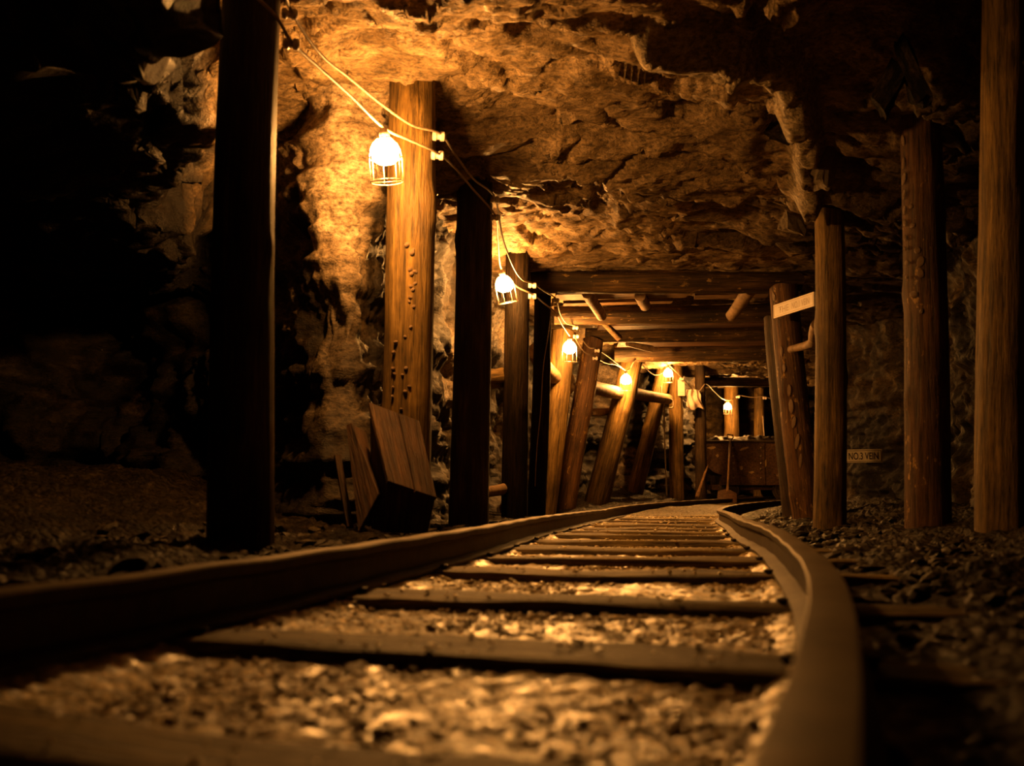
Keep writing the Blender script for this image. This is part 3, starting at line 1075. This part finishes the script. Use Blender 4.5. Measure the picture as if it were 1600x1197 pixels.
lichen(post_r2, 14, [(1415, 215, 7, 20), (1415, 250, 6, 22), (1416, 275, 9, 22), (1417, 300, 6, 18), (1418, 325, 6, 16), (1424, 322, 7, 9), (1426, 352, 8, 9), (1417, 345, 7, 14), (1418, 368, 7, 12), (1432, 392, 9, 12), (1436, 410, 10, 18), (1436, 428, 9, 16), (1421, 408, 8, 8), (1428, 460, 11, 12), (1419, 385, 5, 8), (1421, 431, 5, 6), (1459, 352, 8, 10), (1437, 487, 5, 10)], 4.925)
lichen(post_ra, 16, [(1211, 462, 6, 16), (1213, 478, 5, 14), (1233, 610, 6, 20), (1236, 635, 7, 24), (1240, 660, 6, 20), (1245, 690, 6, 26), (1250, 720, 5, 24), (1226, 575, 5, 14), (1222, 548, 5, 18)], 7.76)

# roof timbers across the drift


def beam(pa, pb, r, seed, label, mat=M_BEAM, **kw):
    a, b = at(*pa), at(*pb)
    # local x along the log so the grain runs with it
    d = b - a
    o = log('roof_beam', a, b, r, r * .95, seed, mat, label, 'beam', 'roof beams across the drift', **kw)
    return o


M_BEAMZ = wood_material('roof_log', (.018, .010, .003), (.060, .033, .010), (.14, .080, .025), axis='z', stain=(.28, .18, .06))
beam((828, 441, 7.85), (1250, 441, 7.95), .090, 401, 'nearest roof beam, a thick log above the white sign post', M_BEAMZ)
beam((866, 493, 9.45), (1222, 487, 9.35), .092, 402, 'second roof beam from the front, with a lit crust on its left half', M_BEAMZ)
beam((915, 524, 10.5), (1216, 521, 10.5), .080, 403, 'third roof beam from the front', M_BEAMZ)
beam((960, 552, 12.1), (1222, 548, 11.9), .120, 404, 'fourth roof beam, behind the third one, dark and thick', M_BEAMZ)
beam((1098, 597, 16.8), (1236, 597, 16.8), .085, 405, 'farthest roof beam, above the ore cart', M_BEAMZ)

# split lagging boards laid on the beams
board_mb = MB()


def board(name, a, b, w, t, mat, label=None, cat=None, group=None, parent=None, roll=0.0, up=Vector((0, 0, 1)), seed=0):
    """plank from a to b, w wide (in the plane set by up), t thick, local x along it"""
    a, b = Vector(a), Vector(b)
    x = (b - a).normalized()
    y = up.cross(x).normalized()
    z = x.cross(y)
    R = Matrix((x, y, z)).transposed().to_4x4() @ Matrix.Rotation(roll, 4, 'X')
    M = Matrix.Translation((a + b) / 2) @ R
    L = (b - a).length
    n = 14
    vs_, fs = [], []
    for k in range(n + 1):
        xx = (k / n - .5) * L
        for j, (yy, zz) in enumerate(((-.5, -.5), (.5, -.5), (.5, .5), (-.5, .5))):
            e = .04 * w * float(vnoise(np.array([[xx * 4, seed + j * .7, .5]]), seed + 2)[0])
            vs_.append((xx, yy * w + e, zz * t + e * .3))
    for k in range(n):
        for j in range(4):
            j2 = (j + 1) % 4
            fs.append((k * 4 + j, k * 4 + j2, (k + 1) * 4 + j2, (k + 1) * 4 + j))
    fs += [(3, 2, 1, 0), tuple(n * 4 + i for i in range(4))]
    me = new_mesh(name, vs_, fs)
    if parent is not None:
        return part(name, me, mat, parent, M, label)
    return tag(link(name, me, mat, M), label, cat, group)


LG = 'lagging boards and sticks under the roof'
board('lagging_board', at(868, 462, 8.55), at(1075, 458, 8.55), .26, .035, M_PLANK, 'pale split roof board between the first and second beams, left half', 'board', LG, seed=1)
board('lagging_board', at(1085, 462, 8.6), at(1200, 459, 8.5), .20, .035, M_PLANK, 'short split roof board between the first and second beams, right half', 'board', LG, seed=2)
board('lagging_board', at(880, 474, 9.0), at(1050, 470, 8.95), .13, .03, M_PLANK, 'narrow split board right in front of the second roof beam', 'board', LG, seed=3)
board('lagging_board', at(935, 510, 10.0), at(1212, 505, 10.0), .28, .04, M_BOARD, 'dark roof board between the second and third beams', 'board', LG, seed=4)
board('lagging_board', at(965, 536, 11.2), at(1215, 533, 11.1), .42, .04, M_BOARD, 'dark roof board between the third and fourth beams', 'board', LG, seed=5)
ST = 'short props and branches'
log('prop_stick', at(918, 458, 8.3), at(940, 494, 8.95), .052, .048, 411, M_BARK, 'stubby pale stick wedged under the roof behind the nearest beam', 'branch', ST, m=24, n=16)
log('prop_stick', at(1000, 462, 8.3), at(1008, 478, 8.9), .05, .05, 412, M_BARK, 'short block wedged behind the nearest beam, right of the pale stick', 'branch', ST, m=24, n=16)
log('prop_stick', at(940, 500, 9.5), at(967, 528, 9.75), .030, .036, 413, M_BARK, 'bright stick hanging below the second roof beam', 'branch', ST, m=24, n=16)
log('prop_stick', at(1172, 452, 8.2), at(1142, 494, 8.7), .060, .05, 414, M_BARK, 'short pale stub at the right end of the second roof beam', 'branch', ST, m=24, n=16)
log('prop_stick', at(980, 537, 10.9), at(1018, 545, 11.1), .028, .040, 415, M_BARK, 'thin split stick under the third roof beam', 'branch', ST, m=24, n=16)
log('prop_stick', at(1236, 546, 7.7), at(1276, 507, 6.4), .030, .036, 416, M_BARK, 'crooked branch between the white sign post and the straight brown post', 'branch', ST, m=30, n=16, bend=.12)
log('lagging_log', at(838, 548, 9.0), at(888, 607, 10.1), .085, .07, 421, M_BARK, 'rough log running behind the third lamp post, lit from above', 'log', 'lagging logs behind the left posts', m=40, n=20, bend=.08)
log('lagging_log', at(888, 594, 10.6), at(972, 616, 12.3), .075, .085, 422, M_BARK, 'pale log lying level between the third and fourth lamp posts', 'log', 'lagging logs behind the left posts', m=40, n=20)
log('lagging_log', at(980, 612, 12.8), at(1044, 624, 14.6), .085, .075, 423, M_BARK, 'dim log level between the fourth and fifth lamp posts', 'log', 'lagging logs behind the left posts', m=40, n=20)
log('lagging_log', at(752, 592, 7.2), at(800, 590, 7.7), .075, .075, 424, M_POST, 'short log end between the two dark posts below the second lamp', 'log', 'lagging logs behind the left posts', m=30, n=20)
log('lagging_log', at(745, 770, 6.6), at(796, 762, 7.6), .035, .045, 425, M_BARK, 'low stick near the floor between the two dark posts', 'log', 'lagging logs behind the left posts', m=30, n=16)
log('lagging_log', at(920, 645, 11.6), at(955, 642, 12.6), .05, .05, 426, M_BARK, 'small log end below the pale level log', 'log', 'lagging logs behind the left posts', m=30, n=16)

# loose slabs hanging from the roof and wall top above the right posts
for k, (px, py, d, sx, sy, sz, rz) in enumerate(((1292, 238, 5.70, .085, .06, .20, .3), (1262, 312, 6.25, .07, .05, .11, -.2), (1237, 345, 6.75, .12, .05, .085, .25), (1392, 130, 4.75, .07, .06, .16, .5), (1428, 120, 4.7, .06, .05, .17, -.3), (1220, 205, 5.5, .09, .07, .07, .6))):
    rs = np.random.default_rng(70 + k)
    bm = bmesh.new()
    bmesh.ops.create_cube(bm, size=2.0)
    for v in bm.verts:                       # a splintered block: skewed corners, ragged lower edge
        v.co = Vector((v.co.x + rs.uniform(-.45, .45), v.co.y + rs.uniform(-.3, .3), v.co.z + rs.uniform(-.35, .35)))
    bmesh.ops.subdivide_edges(bm, edges=bm.edges[:], cuts=3, use_grid_fill=True)
    for v in bm.verts:
        v.co += Vector(rs.uniform(-.10, .10, 3))
    b_ = bpy.data.meshes.new('rock_slab')
    bm.to_mesh(b_); bm.free()
    Ms = Matrix.Translation(at(px, py, d - .22)) @ Matrix.Rotation(rz, 4, 'Y') @ Matrix.Rotation(rz * 2, 4, 'Z') @ Matrix.Diagonal((sx * .75, sy * .9, sz * .9, 1))
    part('rock_slab', b_, M_PALE if k < 3 else M_WALL_R, ceiling, Ms)

# ------------------------------------------------------------------ lamps and cables


def bulb_mesh():
    b = MB()
    prof = [(.020, .052), (.036, .047), (.050, .036), (.060, .018), (.064, -.004), (.062, -.026), (.052, -.044), (.034, -.056), (.012, -.060)]
    b.lathe(prof[::-1], 12)
    return b.mesh('bulb', 'smooth')


def socket_mesh():
    b = MB()
    b.lathe([(.013, .045), (.020, .050), (.024, .060), (.024, .085), (.018, .092), (.012, .108), (.005, .112)], 14)
    return b.mesh('socket', 40)


def cage_mesh():
    b = MB()
    R = .076
    n = 8
    for k in range(n):
        a = 2 * math.pi * (k + .35) / n
        prof = [(.022, .062), (.036, .058), (.056, .038), (.070, .010), (R, -.030), (R, -.090), (R, -.140)]
        b.tube([(r * math.cos(a), r * math.sin(a), z) for r, z in prof], .0021, 5)
    for z, r in ((-.140, R), (-.030, R), (.060, .024)):
        b.tube([(r * math.cos(2 * math.pi * j / 28), r * math.sin(2 * math.pi * j / 28), z) for j in range(28)], .0025, 5, closed=True)
    b.tube([(R * math.cos(2 * math.pi * (j / 28) * 0 + t), 0, -.140) for j, t in ((0, 0), (14, math.pi))], .0018, 5)
    return b.mesh('wire_cage', 'smooth')


BULB, SOCK, CAGE = bulb_mesh(), socket_mesh(), cage_mesh()
LAMPS = []


def lamp(px, py, d, tilt, label, s=1.0):
    M = Matrix.Translation(at(px, py, d)) @ Matrix.Rotation(tilt[0], 4, 'Y') @ Matrix.Rotation(tilt[1], 4, 'X') @ Matrix.Scale(s, 4)
    t = thing('caged_lamp', None, label, 'lamp', 'caged lamps strung along the cable', M)
    part('socket', SOCK, M_PORC, t, M)
    part('bulb', BULB, M_BULB, t, M, 'glowing glass globe')
    part('wire_cage', CAGE, M_WIRE, t, M, 'wire guard around the bulb')
    LAMPS.append(M @ Vector((0, 0, .11)))
    return t


lamp(602, 237, 4.30, (-.06, .12), 'nearest and largest caged lamp, glowing in front of the orange post')
lamp(788, 444, 7.05, (-.20, .12), 'second caged lamp, tilted, beside the dark shadowed post')
lamp(890, 543, 9.30, (.02, .10), 'third caged lamp, in front of the leaning lit post')
lamp(978, 593, 11.9, (.0, .10), 'fourth caged lamp, hanging lower in front of a leaning post')
lamp(1044, 583, 14.3, (.0, .05), 'fifth caged lamp, small, left of the paper notice')
lamp(1137, 635, 17.5, (.0, .05), 'farthest caged lamp, above the ore cart')
L1, L2, L3, L4, L5, L6 = LAMPS


def cable(name, pts, r, label, cat='cable', group=None, mat=M_CABLE):
    b = MB()
    P = [p if isinstance(p, Vector) else at(*p) for p in pts]
    b.tube(catmull(P, 8), r, 7)
    return tag(link(name, b.mesh(name, 'smooth'), mat), label, cat, group)


CG = 'cables feeding the lamps'
cable('lamp_cable', [(360, -40, 3.05), (428, 22, 3.24), (456, 66, 3.36), (500, 107, 3.62), (550, 152, 3.98), L1, (640, 219, 4.48), (685, 240, 4.69), (712, 264, 5.05), (740, 297, 5.4), (773, 336, 5.82), (778, 372, 6.4), L2,
                     (806, 447, 7.2), (832, 460, 7.34), (850, 474, 7.7), (868, 489, 8.04), (878, 507, 8.6), L3], .0065, 'lower lamp cable sagging from the foreground post through the first three lamps', 'cable', CG)
cable('lamp_cable', [(440, -40, 3.1), (455, 17, 3.35), (500, 84, 3.65), (545, 121, 4.0), (600, 166, 4.32), (645, 196, 4.52), (688, 209, 4.70), (710, 240, 5.05), (740, 280, 5.4), (773, 309, 5.82), (785, 370, 6.35), (800, 412, 6.75), (815, 436, 7.05),
                     (832, 443, 7.34), (850, 455, 7.7), (868, 467, 8.03), (875, 490, 8.5), (885, 505, 9.05), (899, 510, 9.58), (908, 528, 9.95), (920, 543, 10.15), (933, 546, 10.3), (955, 561, 11.1), L4],
      .0065, 'upper lamp cable running from post to post to the fourth lamp', 'cable', CG)
cable('lamp_cable', [(898, 527, 9.56), (912, 549, 9.95), (930, 558, 10.3), (945, 567, 10.9), (962, 570, 11.5), L4], .0065, 'thin lamp cable between the third and the fourth lamp', 'cable', CG)
cable('lamp_cable', [L4, (984, 576, 12.0), (995, 561, 12.06), (1008, 575, 12.8), (1022, 586, 13.5), (1034, 583, 14.0), L5, (1054, 579, 14.5), (1065, 590, 14.72), (1080, 608, 14.98), (1092, 611, 15.0), (1103, 600, 15.05), (1115, 611, 16.3), (1127, 622, 17.0), L6,
                     (1144, 624, 17.7), (1153, 618, 17.98), (1175, 621, 18.2), (1195, 620, 18.36), (1218, 629, 18.5)], .0075, 'far lamp cable running past the notice to the farthest lamp', 'cable', CG)
cable('hanging_wire', [(863, 472, 7.98), (857, 520, 7.98), (849, 575, 7.99), (845, 640, 8.0), (839, 700, 8.0), (836, 760, 8.02)], .004, 'thin wire hanging down beside the narrow dark post', 'wire', CG)
cable('conduit_pipe', [(1033, 603, 14.35), (1034, 616, 14.35), (1040, 621, 14.36), (1050, 625, 14.4), (1052, 633, 14.4), (1050, 637, 14.4), (1040, 638, 14.37), (1038, 646, 14.36), (1039, 700, 14.4), (1042, 776, 14.45)], .011, 'bent conduit pipe between the slanting post and the notice post', 'pipe')
cable('iron_rod', [(1192, 650, 18.1), (1193, 670, 18.1), (1194, 686, 18.1), (1195, 770, 18.15)], .010, 'thin upright rod behind the ore cart', 'rod')

# ------------------------------------------------------------------ signs


def text_mesh(body, name):
    cu = bpy.data.curves.new(name, 'FONT')
    cu.body = body
    cu.size = 1.0
    cu.align_x = 'CENTER'
    cu.align_y = 'CENTER'
    cu.offset = .012
    tmp = bpy.data.objects.new(name, cu)
    COL.objects.link(tmp)
    dg = bpy.context.evaluated_depsgraph_get()
    me = bpy.data.meshes.new_from_object(tmp.evaluated_get(dg))
    bpy.data.objects.remove(tmp)
    me.name = name
    a = np.zeros(len(me.vertices) * 3, np.float32)
    me.vertices.foreach_get('co', a)
    a = a.reshape(-1, 3)
    a[:, :2] -= (a[:, :2].max(0) + a[:, :2].min(0)) / 2
    wh = a[:, :2].max(0) - a[:, :2].min(0)
    me.vertices.foreach_set('co', a.reshape(-1))
    me.materials.clear()
    return me, wh


def sign(name, c, right, up, w, h, face, ink, lines, label, cat, group=None):
    """plate with a ruled border; right/up are its axes"""
    right, up = Vector(right).normalized(), Vector(up).normalized()
    nrm = right.cross(up).normalized()
    up = nrm.cross(right)
    M = Matrix.Translation(c) @ Matrix((right, up, nrm)).transposed().to_4x4()
    t = thing(name, None, label, cat, group, M)
    b = MB(); b.box((0, 0, -.006), (w, h, .012))
    part('plate', b.mesh('plate'), face, t, M)
    b = MB()
    e, k = .012, .0035
    for (cx, cy, sx, sy) in ((0, h / 2 - e, w - 2 * e, k), (0, -h / 2 + e, w - 2 * e, k), (w / 2 - e, 0, k, h - 2 * e), (-w / 2 + e, 0, k, h - 2 * e)):
        b.box((cx, cy, .001), (sx, sy, .002))
    part('border', b.mesh('border'), ink, t, M)
    for (body, x0, x1, y0, y1) in lines:
        me, wh = text_mesh(body, 'lettering')
        S = Matrix.Translation(((x0 + x1) / 2, (y0 + y1) / 2, .0015)) @ Matrix.Diagonal(((x1 - x0) / wh[0], (y1 - y0) / wh[1], 1, 1))
        part('lettering', me, ink, t, M @ S)
    return t


# cream sign, half behind the straight brown post: "...E NO.3 VEIN"
d3 = 9.9
ca, cb = at(1263, 714, d3), at(1378.5, 712, d3)
ta, tb = at(1263, 705, d3), at(1263, 726, d3)
w3 = (cb - ca).length
h3 = (ta - tb).length * .98
sign('vein_sign', (ca + cb) / 2, cb - ca, (0, -.05, 1), w3, h3, M_SIGNY, M_INK,
     [('NO.3 VEIN', w3 / 2 - w3 * .455, w3 / 2 - w3 * .055, -h3 * .27, h3 * .27), ('THE', -w3 / 2 + w3 * .30, -w3 / 2 + w3 * .505, -h3 * .27, h3 * .27)],
     'cream enamel sign lettered NO.3 VEIN low on the right behind a post', 'sign')
# bleached sign on the leaning post, turned towards the lamps
sl, sr = at(1208.5, 487.5, 7.70), at(1271.5, 467, 7.05)
ws = (sr - sl).length
sign('vein_sign', (sl + sr) / 2, sr - sl, (0, 0, 1), ws, .108, M_SIGNW, M_INKF,
     [('NO.1 VEIN', -ws * .02, ws * .40, -.026, .026), ('THE', -ws * .36, -ws * .10, -.026, .026)],
     'bright white sign with faded lettering nailed high on the leaning post', 'sign')
# paper notice
nc = at(1064.5, 606, 14.87)
nt_ = thing('paper_notice', None, 'small pale paper notice on the upright post left of the ore cart', 'notice', None, Matrix.Translation(nc) @ Matrix.Rotation(.25, 4, 'Z') @ Matrix.Rotation(math.pi / 2, 4, 'X'))
MN = parent_mats[nt_.name]['M']
b = MB(); b.box((0, 0, 0), (.115, .25, .006)); part('sheet', b.mesh('sheet'), M_PAPER, nt_, MN)
b = MB()
for k, (y, w) in enumerate(((.085, .07), (.06, .05), (.035, .06), (.01, .045), (-.02, .06))):
    b.box((0, y, .0035), (w, .008, .001))
b.box((0, -.075, .0035), (.08, .022, .001))
part('printed_lines', b.mesh('printed_lines'), M_INKF, nt_, MN)


# cloth hanging on the dark post
def cloth():
    c = at(1084, 624, 14.98)
    n, m = 26, 30
    vs_, fs = [], []
    for layer in (0, 1):
        for i in range(m):
            for j in range(n):
                u, v = j / (n - 1) - .5, i / (m - 1)
                w = .15 + .08 * v + .02 * math.sin(v * 9)
                fold = .025 * math.sin(u * 16 + 1.5 * math.sin(v * 4)) + .02 * math.sin(v * 7 + u * 4)
                vs_.append((c.x + u * w * 1.25 + .05 * (v - .5), c.y + fold - .03 + layer * .012 + .05 * v * u, c.z + .15 - v * .30 + .025 * math.sin(u * 9) * v))
    for layer in (0, 1):
        o_ = layer * n * m
        for i in range(m - 1):
            for j in range(n - 1):
                q = (o_ + i * n + j, o_ + i * n + j + 1, o_ + (i + 1) * n + j + 1, o_ + (i + 1) * n + j)
                fs.append(q if layer == 0 else q[::-1])
    edge = [j for j in range(n)] + [i * n + n - 1 for i in range(1, m)] + [(m - 1) * n + j for j in range(n - 2, -1, -1)] + [i * n for i in range(m - 2, 0, -1)]
    for k in range(len(edge)):
        a, b_ = edge[k], edge[(k + 1) % len(edge)]
        fs.append((a, a + n * m, b_ + n * m, b_))
    return tag(link('hanging_cloth', new_mesh('hanging_cloth', vs_, fs, 'smooth'), M_CLOTH), 'crumpled pale cloth hanging on the dark post left of the ore cart', 'cloth')


cloth()

# ------------------------------------------------------------------ ore cart on its own siding
D = 16.2
DEP = .95
xl, xr = at(1103, 700, D).x, at(1262, 700, D).x
zt = at(1100, 690, D).z
zb = at(1100, 758, D).z
zmid = at(1100, 728, D).z
tap = at(1127, 700, D).x - xl
cart = thing('ore_cart', ((xl + xr) / 2, D + DEP / 2, zb - .22), 'rusty riveted iron ore cart heaped with coal at the end of the drift', 'cart')
CT = .03
prof = [(xl, zt), (xl, zmid), (xl + tap * .45, zmid - .10), (xl + tap, zmid - .15), (xl + tap, zb), (xr - tap, zb), (xr - tap, zmid - .15), (xr - tap * .45, zmid - .10), (xr, zmid), (xr, zt)]
inner = [(xl + CT, zt), (xl + CT, zt - .12), (xr - CT, zt - .12), (xr - CT, zt)]
b = MB()
n = len(prof)
vs_ = [(x, D, z) for x, z in prof] + [(x, D + DEP, z) for x, z in prof]
fs = [tuple(range(n)), tuple(reversed(range(n, 2 * n)))]
for k in range(n - 1):
    fs.append((k, n + k, n + k + 1, k + 1))
b.add(vs_, fs)
part('body', b.mesh('body', 20), M_RUST, cart)
b = MB()
b.tube([(xl - .13, D - .02, zt), (xl, D - .02, zt), (xr + .05, D - .02, zt), (xr + .05, D + DEP + .02, zt), (xl - .05, D + DEP + .02, zt), (xl - .05, D, zt)], .022, 8)
part('rim', b.mesh('rim', 40), M_IRON, cart)
rv = MB(); rv.lathe([(.020, 0), (.019, .006), (.013, .013), (.004, .016)], 10)
RIV = rv.mesh('rivet', 'smooth')
for k, px in enumerate((1147, 1190, 1240)):
    x = at(px, 700, D).x
    b = MB(); b.box((x, D - .012, (zt + zb) / 2 - .01), (.085, .02, zt - zb - .02))
    st = part('strap', b.mesh('strap'), M_RUST, cart)
    for py in (700, 713, 724, 733, 747):
        p = at(px - 1, py, D - .022)
        part('rivet', RIV, M_BOLT, st, Matrix.Translation(p) @ Matrix.Rotation(math.pi / 2, 4, 'X'))
for (px, py, w, h, r) in ((1112, 700, 15, 5, .1), (1121, 712, 6, 5, .5), (1163, 701, 16, 4, .3), (1158, 731, 6, 7, .2), (1174, 738, 9, 4, .1), (1196, 724, 4, 14, -.1), (1219, 724, 6, 4, .4)):
    p = at(px, py, D - .004)
    M = Matrix.Translation(p) @ Matrix.Rotation(math.pi / 2, 4, 'X') @ Matrix.Rotation(r, 4, 'Z')
    b = MB()
    rr = np.random.default_rng(int(px))
    ring = []
    for j in range(14):
        a = 2 * math.pi * j / 14
        q = rr.uniform(.6, 1.1)
        ring.append((w * D / 3000 * q * math.cos(a), h * D / 3000 * q * math.sin(a)))
    b.add([(x, y, 0) for x, y in ring] + [(x, y, .004) for x, y in ring], [tuple(range(14, 28))] + [(j, (j + 1) % 14, 14 + (j + 1) % 14, 14 + j) for j in range(14)])
    part('paint_flake', b.mesh('paint_flake'), M_PAINT, cart, M)
# axle frame and wheels
b = MB()
b.box(((xl + xr) / 2, D + .25, zb - .04), (xr - xl - .25, .10, .09)); b.box(((xl + xr) / 2, D + DEP - .25, zb - .04), (xr - xl - .25, .10, .09))
part('frame', b.mesh('frame'), M_RUST, cart)
SPZ = zb - .235
for fx in (.24, .76):
    for dy in (.10, DEP - .10):
        b = MB()
        Mw = Matrix.Translation((xl + (xr - xl) * fx, D + dy, SPZ + .15)) @ Matrix.Rotation(math.pi / 2, 4, 'X')
        b.lathe([(.03, -.05), (.15, -.04), (.175, -.035), (.175, -.02), (.15, -.018), (.15, .03), (.12, .03), (.11, .012), (.05, .012), (.045, .05), (.02, .052)], 24, Mw)
        part('wheel', b.mesh('wheel', 40), M_IRON, cart)
# lever on the right end
b = MB(); b.tube([at(1214, 745, D - .06), at(1222, 740, D - .06), at(1238, 729, D - .06)], .035, 8)
part('lever', b.mesh('lever', 40), M_BARK, cart, None, 'pale worn wooden lever')
# the load
nx, ny = 70, 40
gx = np.linspace(xl + .02, xr - .02, nx); gy = np.linspace(D + .02, D + DEP - .02, ny)
GX, GY = np.meshgrid(gx, gy, indexing='ij')
Pq = np.stack([GX, GY, GX * 0], -1)
edge = np.minimum(smooth(0, .25, GX - xl), smooth(0, .25, xr - GX)) * smooth(0, .35, GY - D)
w1, w2, wc = worley(Pq * 9, 77)
GZ = zt - .03 + edge * (.10 + .05 * fbm(Pq * 3, 3, 79)) + .035 * smooth(.7, .1, w1) * (wc > .3) * edge + .012 * fbm(Pq * 25, 2, 81)
part('coal_load', grid_mesh('coal_load', np.stack([GX, GY, GZ], -1), flip=False), M_COAL, cart, None, 'heap of broken coal', 'stuff')
# two short siding rails under the cart
for k, dy in enumerate((.10, DEP - .10)):
    path = [(x, D + dy, SPZ, math.pi / 2) for x in np.linspace(xl - .35, xr + .5, 12)]
    o = link('rail', extrude_profile('rail', path, PROF), M_IRON)
    tag(o, ('front' if k == 0 else 'rear') + ' siding rail under the ore cart', 'rail', 'siding rails under the cart')

# ------------------------------------------------------------------ tools
# shovel leaning on the cart
sb, stp = at(1136, 783, 14.9), at(1141, 679, 16.12)
sv = thing('shovel', sb, 'square-blade shovel with a D grip leaning on the ore cart', 'shovel')
ax = (stp - sb).normalized()
LT = (stp - sb).length
sx = Vector((1, 0, 0)); sx = (sx - ax * sx.dot(ax)).normalized()
sn = sx.cross(ax)
SM = Matrix.Translation(sb) @ Matrix((sx, sn, ax)).transposed().to_4x4()
vs_, fs = [], []
nu, nv = 11, 12
for layer in (0, 1):
    for i in range(nv):
        for j in range(nu):
            u, v = j / (nu - 1) * 2 - 1, i / (nv - 1)
            hw = .150 * (1 - .04 * v) if v < .82 else .150 * (.967 - .5 * ((v - .82) / .18) ** 2.2)
            dish = .035 * u * u * (.5 + .5 * v) + .02 * v * v
            vs_.append((u * hw, -dish + layer * .005, v * .30 + .012 * (1 - u * u) * (1 - v) * -1))
for layer in (0, 1):
    o_ = layer * nu * nv
    for i in range(nv - 1):
        for j in range(nu - 1):
            q = (o_ + i * nu + j, o_ + i * nu + j + 1, o_ + (i + 1) * nu + j + 1, o_ + (i + 1) * nu + j)
            fs.append(q if layer == 0 else q[::-1])
edge_ = [j for j in range(nu)] + [i * nu + nu - 1 for i in range(1, nv)] + [(nv - 1) * nu + j for j in range(nu - 2, -1, -1)] + [i * nu for i in range(nv - 2, 0, -1)]
for k in range(len(edge_)):
    a, b_ = edge_[k], edge_[(k + 1) % len(edge_)]
    fs.append((a, a + nu * nv, b_ + nu * nv, b_))
part('blade', new_mesh('blade', vs_, fs, 40), M_RUST, sv, SM)
b = MB(); b.tube([(0, -.02, .24), (0, -.005, .36), (0, 0, .5), (0, 0, LT - .15)], [.024, .019, .016, .015], 10)
part('shaft', b.mesh('shaft', 'smooth'), M_HANDLE, sv, SM)
b = MB()
b.tube([(0, 0, LT - .16), (-.035, 0, LT - .12), (-.050, 0, LT - .06), (-.050, 0, LT - .01), (.050, 0, LT - .01), (.050, 0, LT - .06), (.035, 0, LT - .12), (0, 0, LT - .16)], .013, 8)
part('grip', b.mesh('grip', 'smooth'), M_BOLT, sv, SM)

# loose tool handle leaning left of the shovel
ha, hb = at(1089, 778, 14.7), at(1111, 711, 15.35)
b = MB()
hd = hb - ha
pts = [ha + hd * t for t in (0, .04, .15, .35, .6, .85, 1)]
b.tube(pts, [.030, .034, .030, .022, .019, .020, .021], 12)
tag(link('tool_handle', b.mesh('tool_handle', 40), M_HANDLE), 'pale wooden tool handle leaning against the left end of the ore cart', 'tool handle')

# ------------------------------------------------------------------ box of boards at the foot of the bright post
bx0 = at(640, 828, 4.3)
crate = thing('wooden_box', bx0, 'tilted wooden box of boards leaning at the foot of the bright orange post', 'box')


def quad_board(name, A, B, C, Dq, t, mat, parent, label=None, cat=None):
    """board through four corners with thickness t behind them"""
    A, B, C, Dq = map(Vector, (A, B, C, Dq))
    c = (A + B + C + Dq) / 4
    x = ((A + B) - (C + Dq)).normalized()      # up the board: grain direction
    nrm = (B - A).cross(Dq - A).normalized()
    y = nrm.cross(x).normalized()
    R = Matrix((x, y, nrm)).transposed().to_4x4()
    M = Matrix.Translation(c) @ R
    Mi = M.inverted()
    f = [Mi @ p for p in (A, B, C, Dq)]
    # subdivide lightly for a worn edge
    vs_ = [tuple(p) for p in f] + [(p.x, p.y, p.z + t) for p in f]
    fs = [(0, 1, 2, 3), (7, 6, 5, 4), (0, 4, 5, 1), (1, 5, 6, 2), (2, 6, 7, 3), (3, 7, 4, 0)]
    me = new_mesh(name, vs_, fs)
    bm = bmesh.new(); bm.from_mesh(me)
    bmesh.ops.recalc_face_normals(bm, faces=bm.faces)
    bmesh.ops.bevel(bm, geom=bm.edges[:], offset=.003, segments=1, affect='EDGES')
    bm.to_mesh(me); bm.free()
    if parent is None:
        return tag(link(name, me, mat, M), label, cat)
    return part(name, me, mat, parent, M, label)


# lit sloping lid of two boards
quad_board('lid_board', at(577, 628, 4.42), at(622, 645, 4.46), at(648, 766, 4.10), at(607, 752, 4.06), .022, M_BOX, crate)
quad_board('lid_board', at(624, 645.5, 4.46), at(655, 657, 4.50), at(683, 778, 4.14), at(650, 767, 4.10), .022, M_BOX, crate)
# dark front under the lid, its side and the open left flank
quad_board('front_board', at(609, 756, 4.10), at(680, 780, 4.17), at(668, 834, 4.19), at(604, 832, 4.13), .022, M_BOX, crate)
quad_board('side_board', at(578, 634, 4.44), at(606, 754, 4.08), at(603, 832, 4.12), at(580, 826, 4.40), .022, M_BOX, crate)
quad_board('plank', at(540, 664, 4.48), at(549, 660, 4.46), at(592, 772, 4.18), at(560, 832, 4.16), .02, M_BOX, None, 'dark board leaning against the left side of the tilted box', 'board')
quad_board('plank', at(550, 661, 4.47), at(573, 674, 4.55), at(594, 774, 4.30), at(590, 774, 4.2), .02, M_BOX, None, 'narrow lit board squeezed between the dark leaning board and the box', 'board')
board('plank', at(527, 712, 4.5), at(547, 824, 4.32), .03, .018, M_BOX, 'thin upright lath standing left of the tilted box', 'board', None, seed=9)

# ------------------------------------------------------------------ haze: damp air in the drift
if HAZE > 0:
    b = MB(); b.box((2.5, 9.2, 1.2), (13, 22, 3.6))
    hz = link('damp_air', b.mesh('damp_air'))
    hm = bpy.data.materials.new('damp_air')
    hm.use_nodes = True
    nt = hm.node_tree
    nt.nodes.clear()
    vsn = nt.nodes.new('ShaderNodeVolumeScatter')
    vsn.inputs['Density'].default_value = HAZE
    vsn.inputs['Anisotropy'].default_value = 0.7
    out = nt.nodes.new('ShaderNodeOutputMaterial')
    nt.links.new(vsn.outputs[0], out.inputs['Volume'])
    hz.data.materials.append(hm)
    tag(hz, 'thin damp haze filling the drift', kind='stuff')
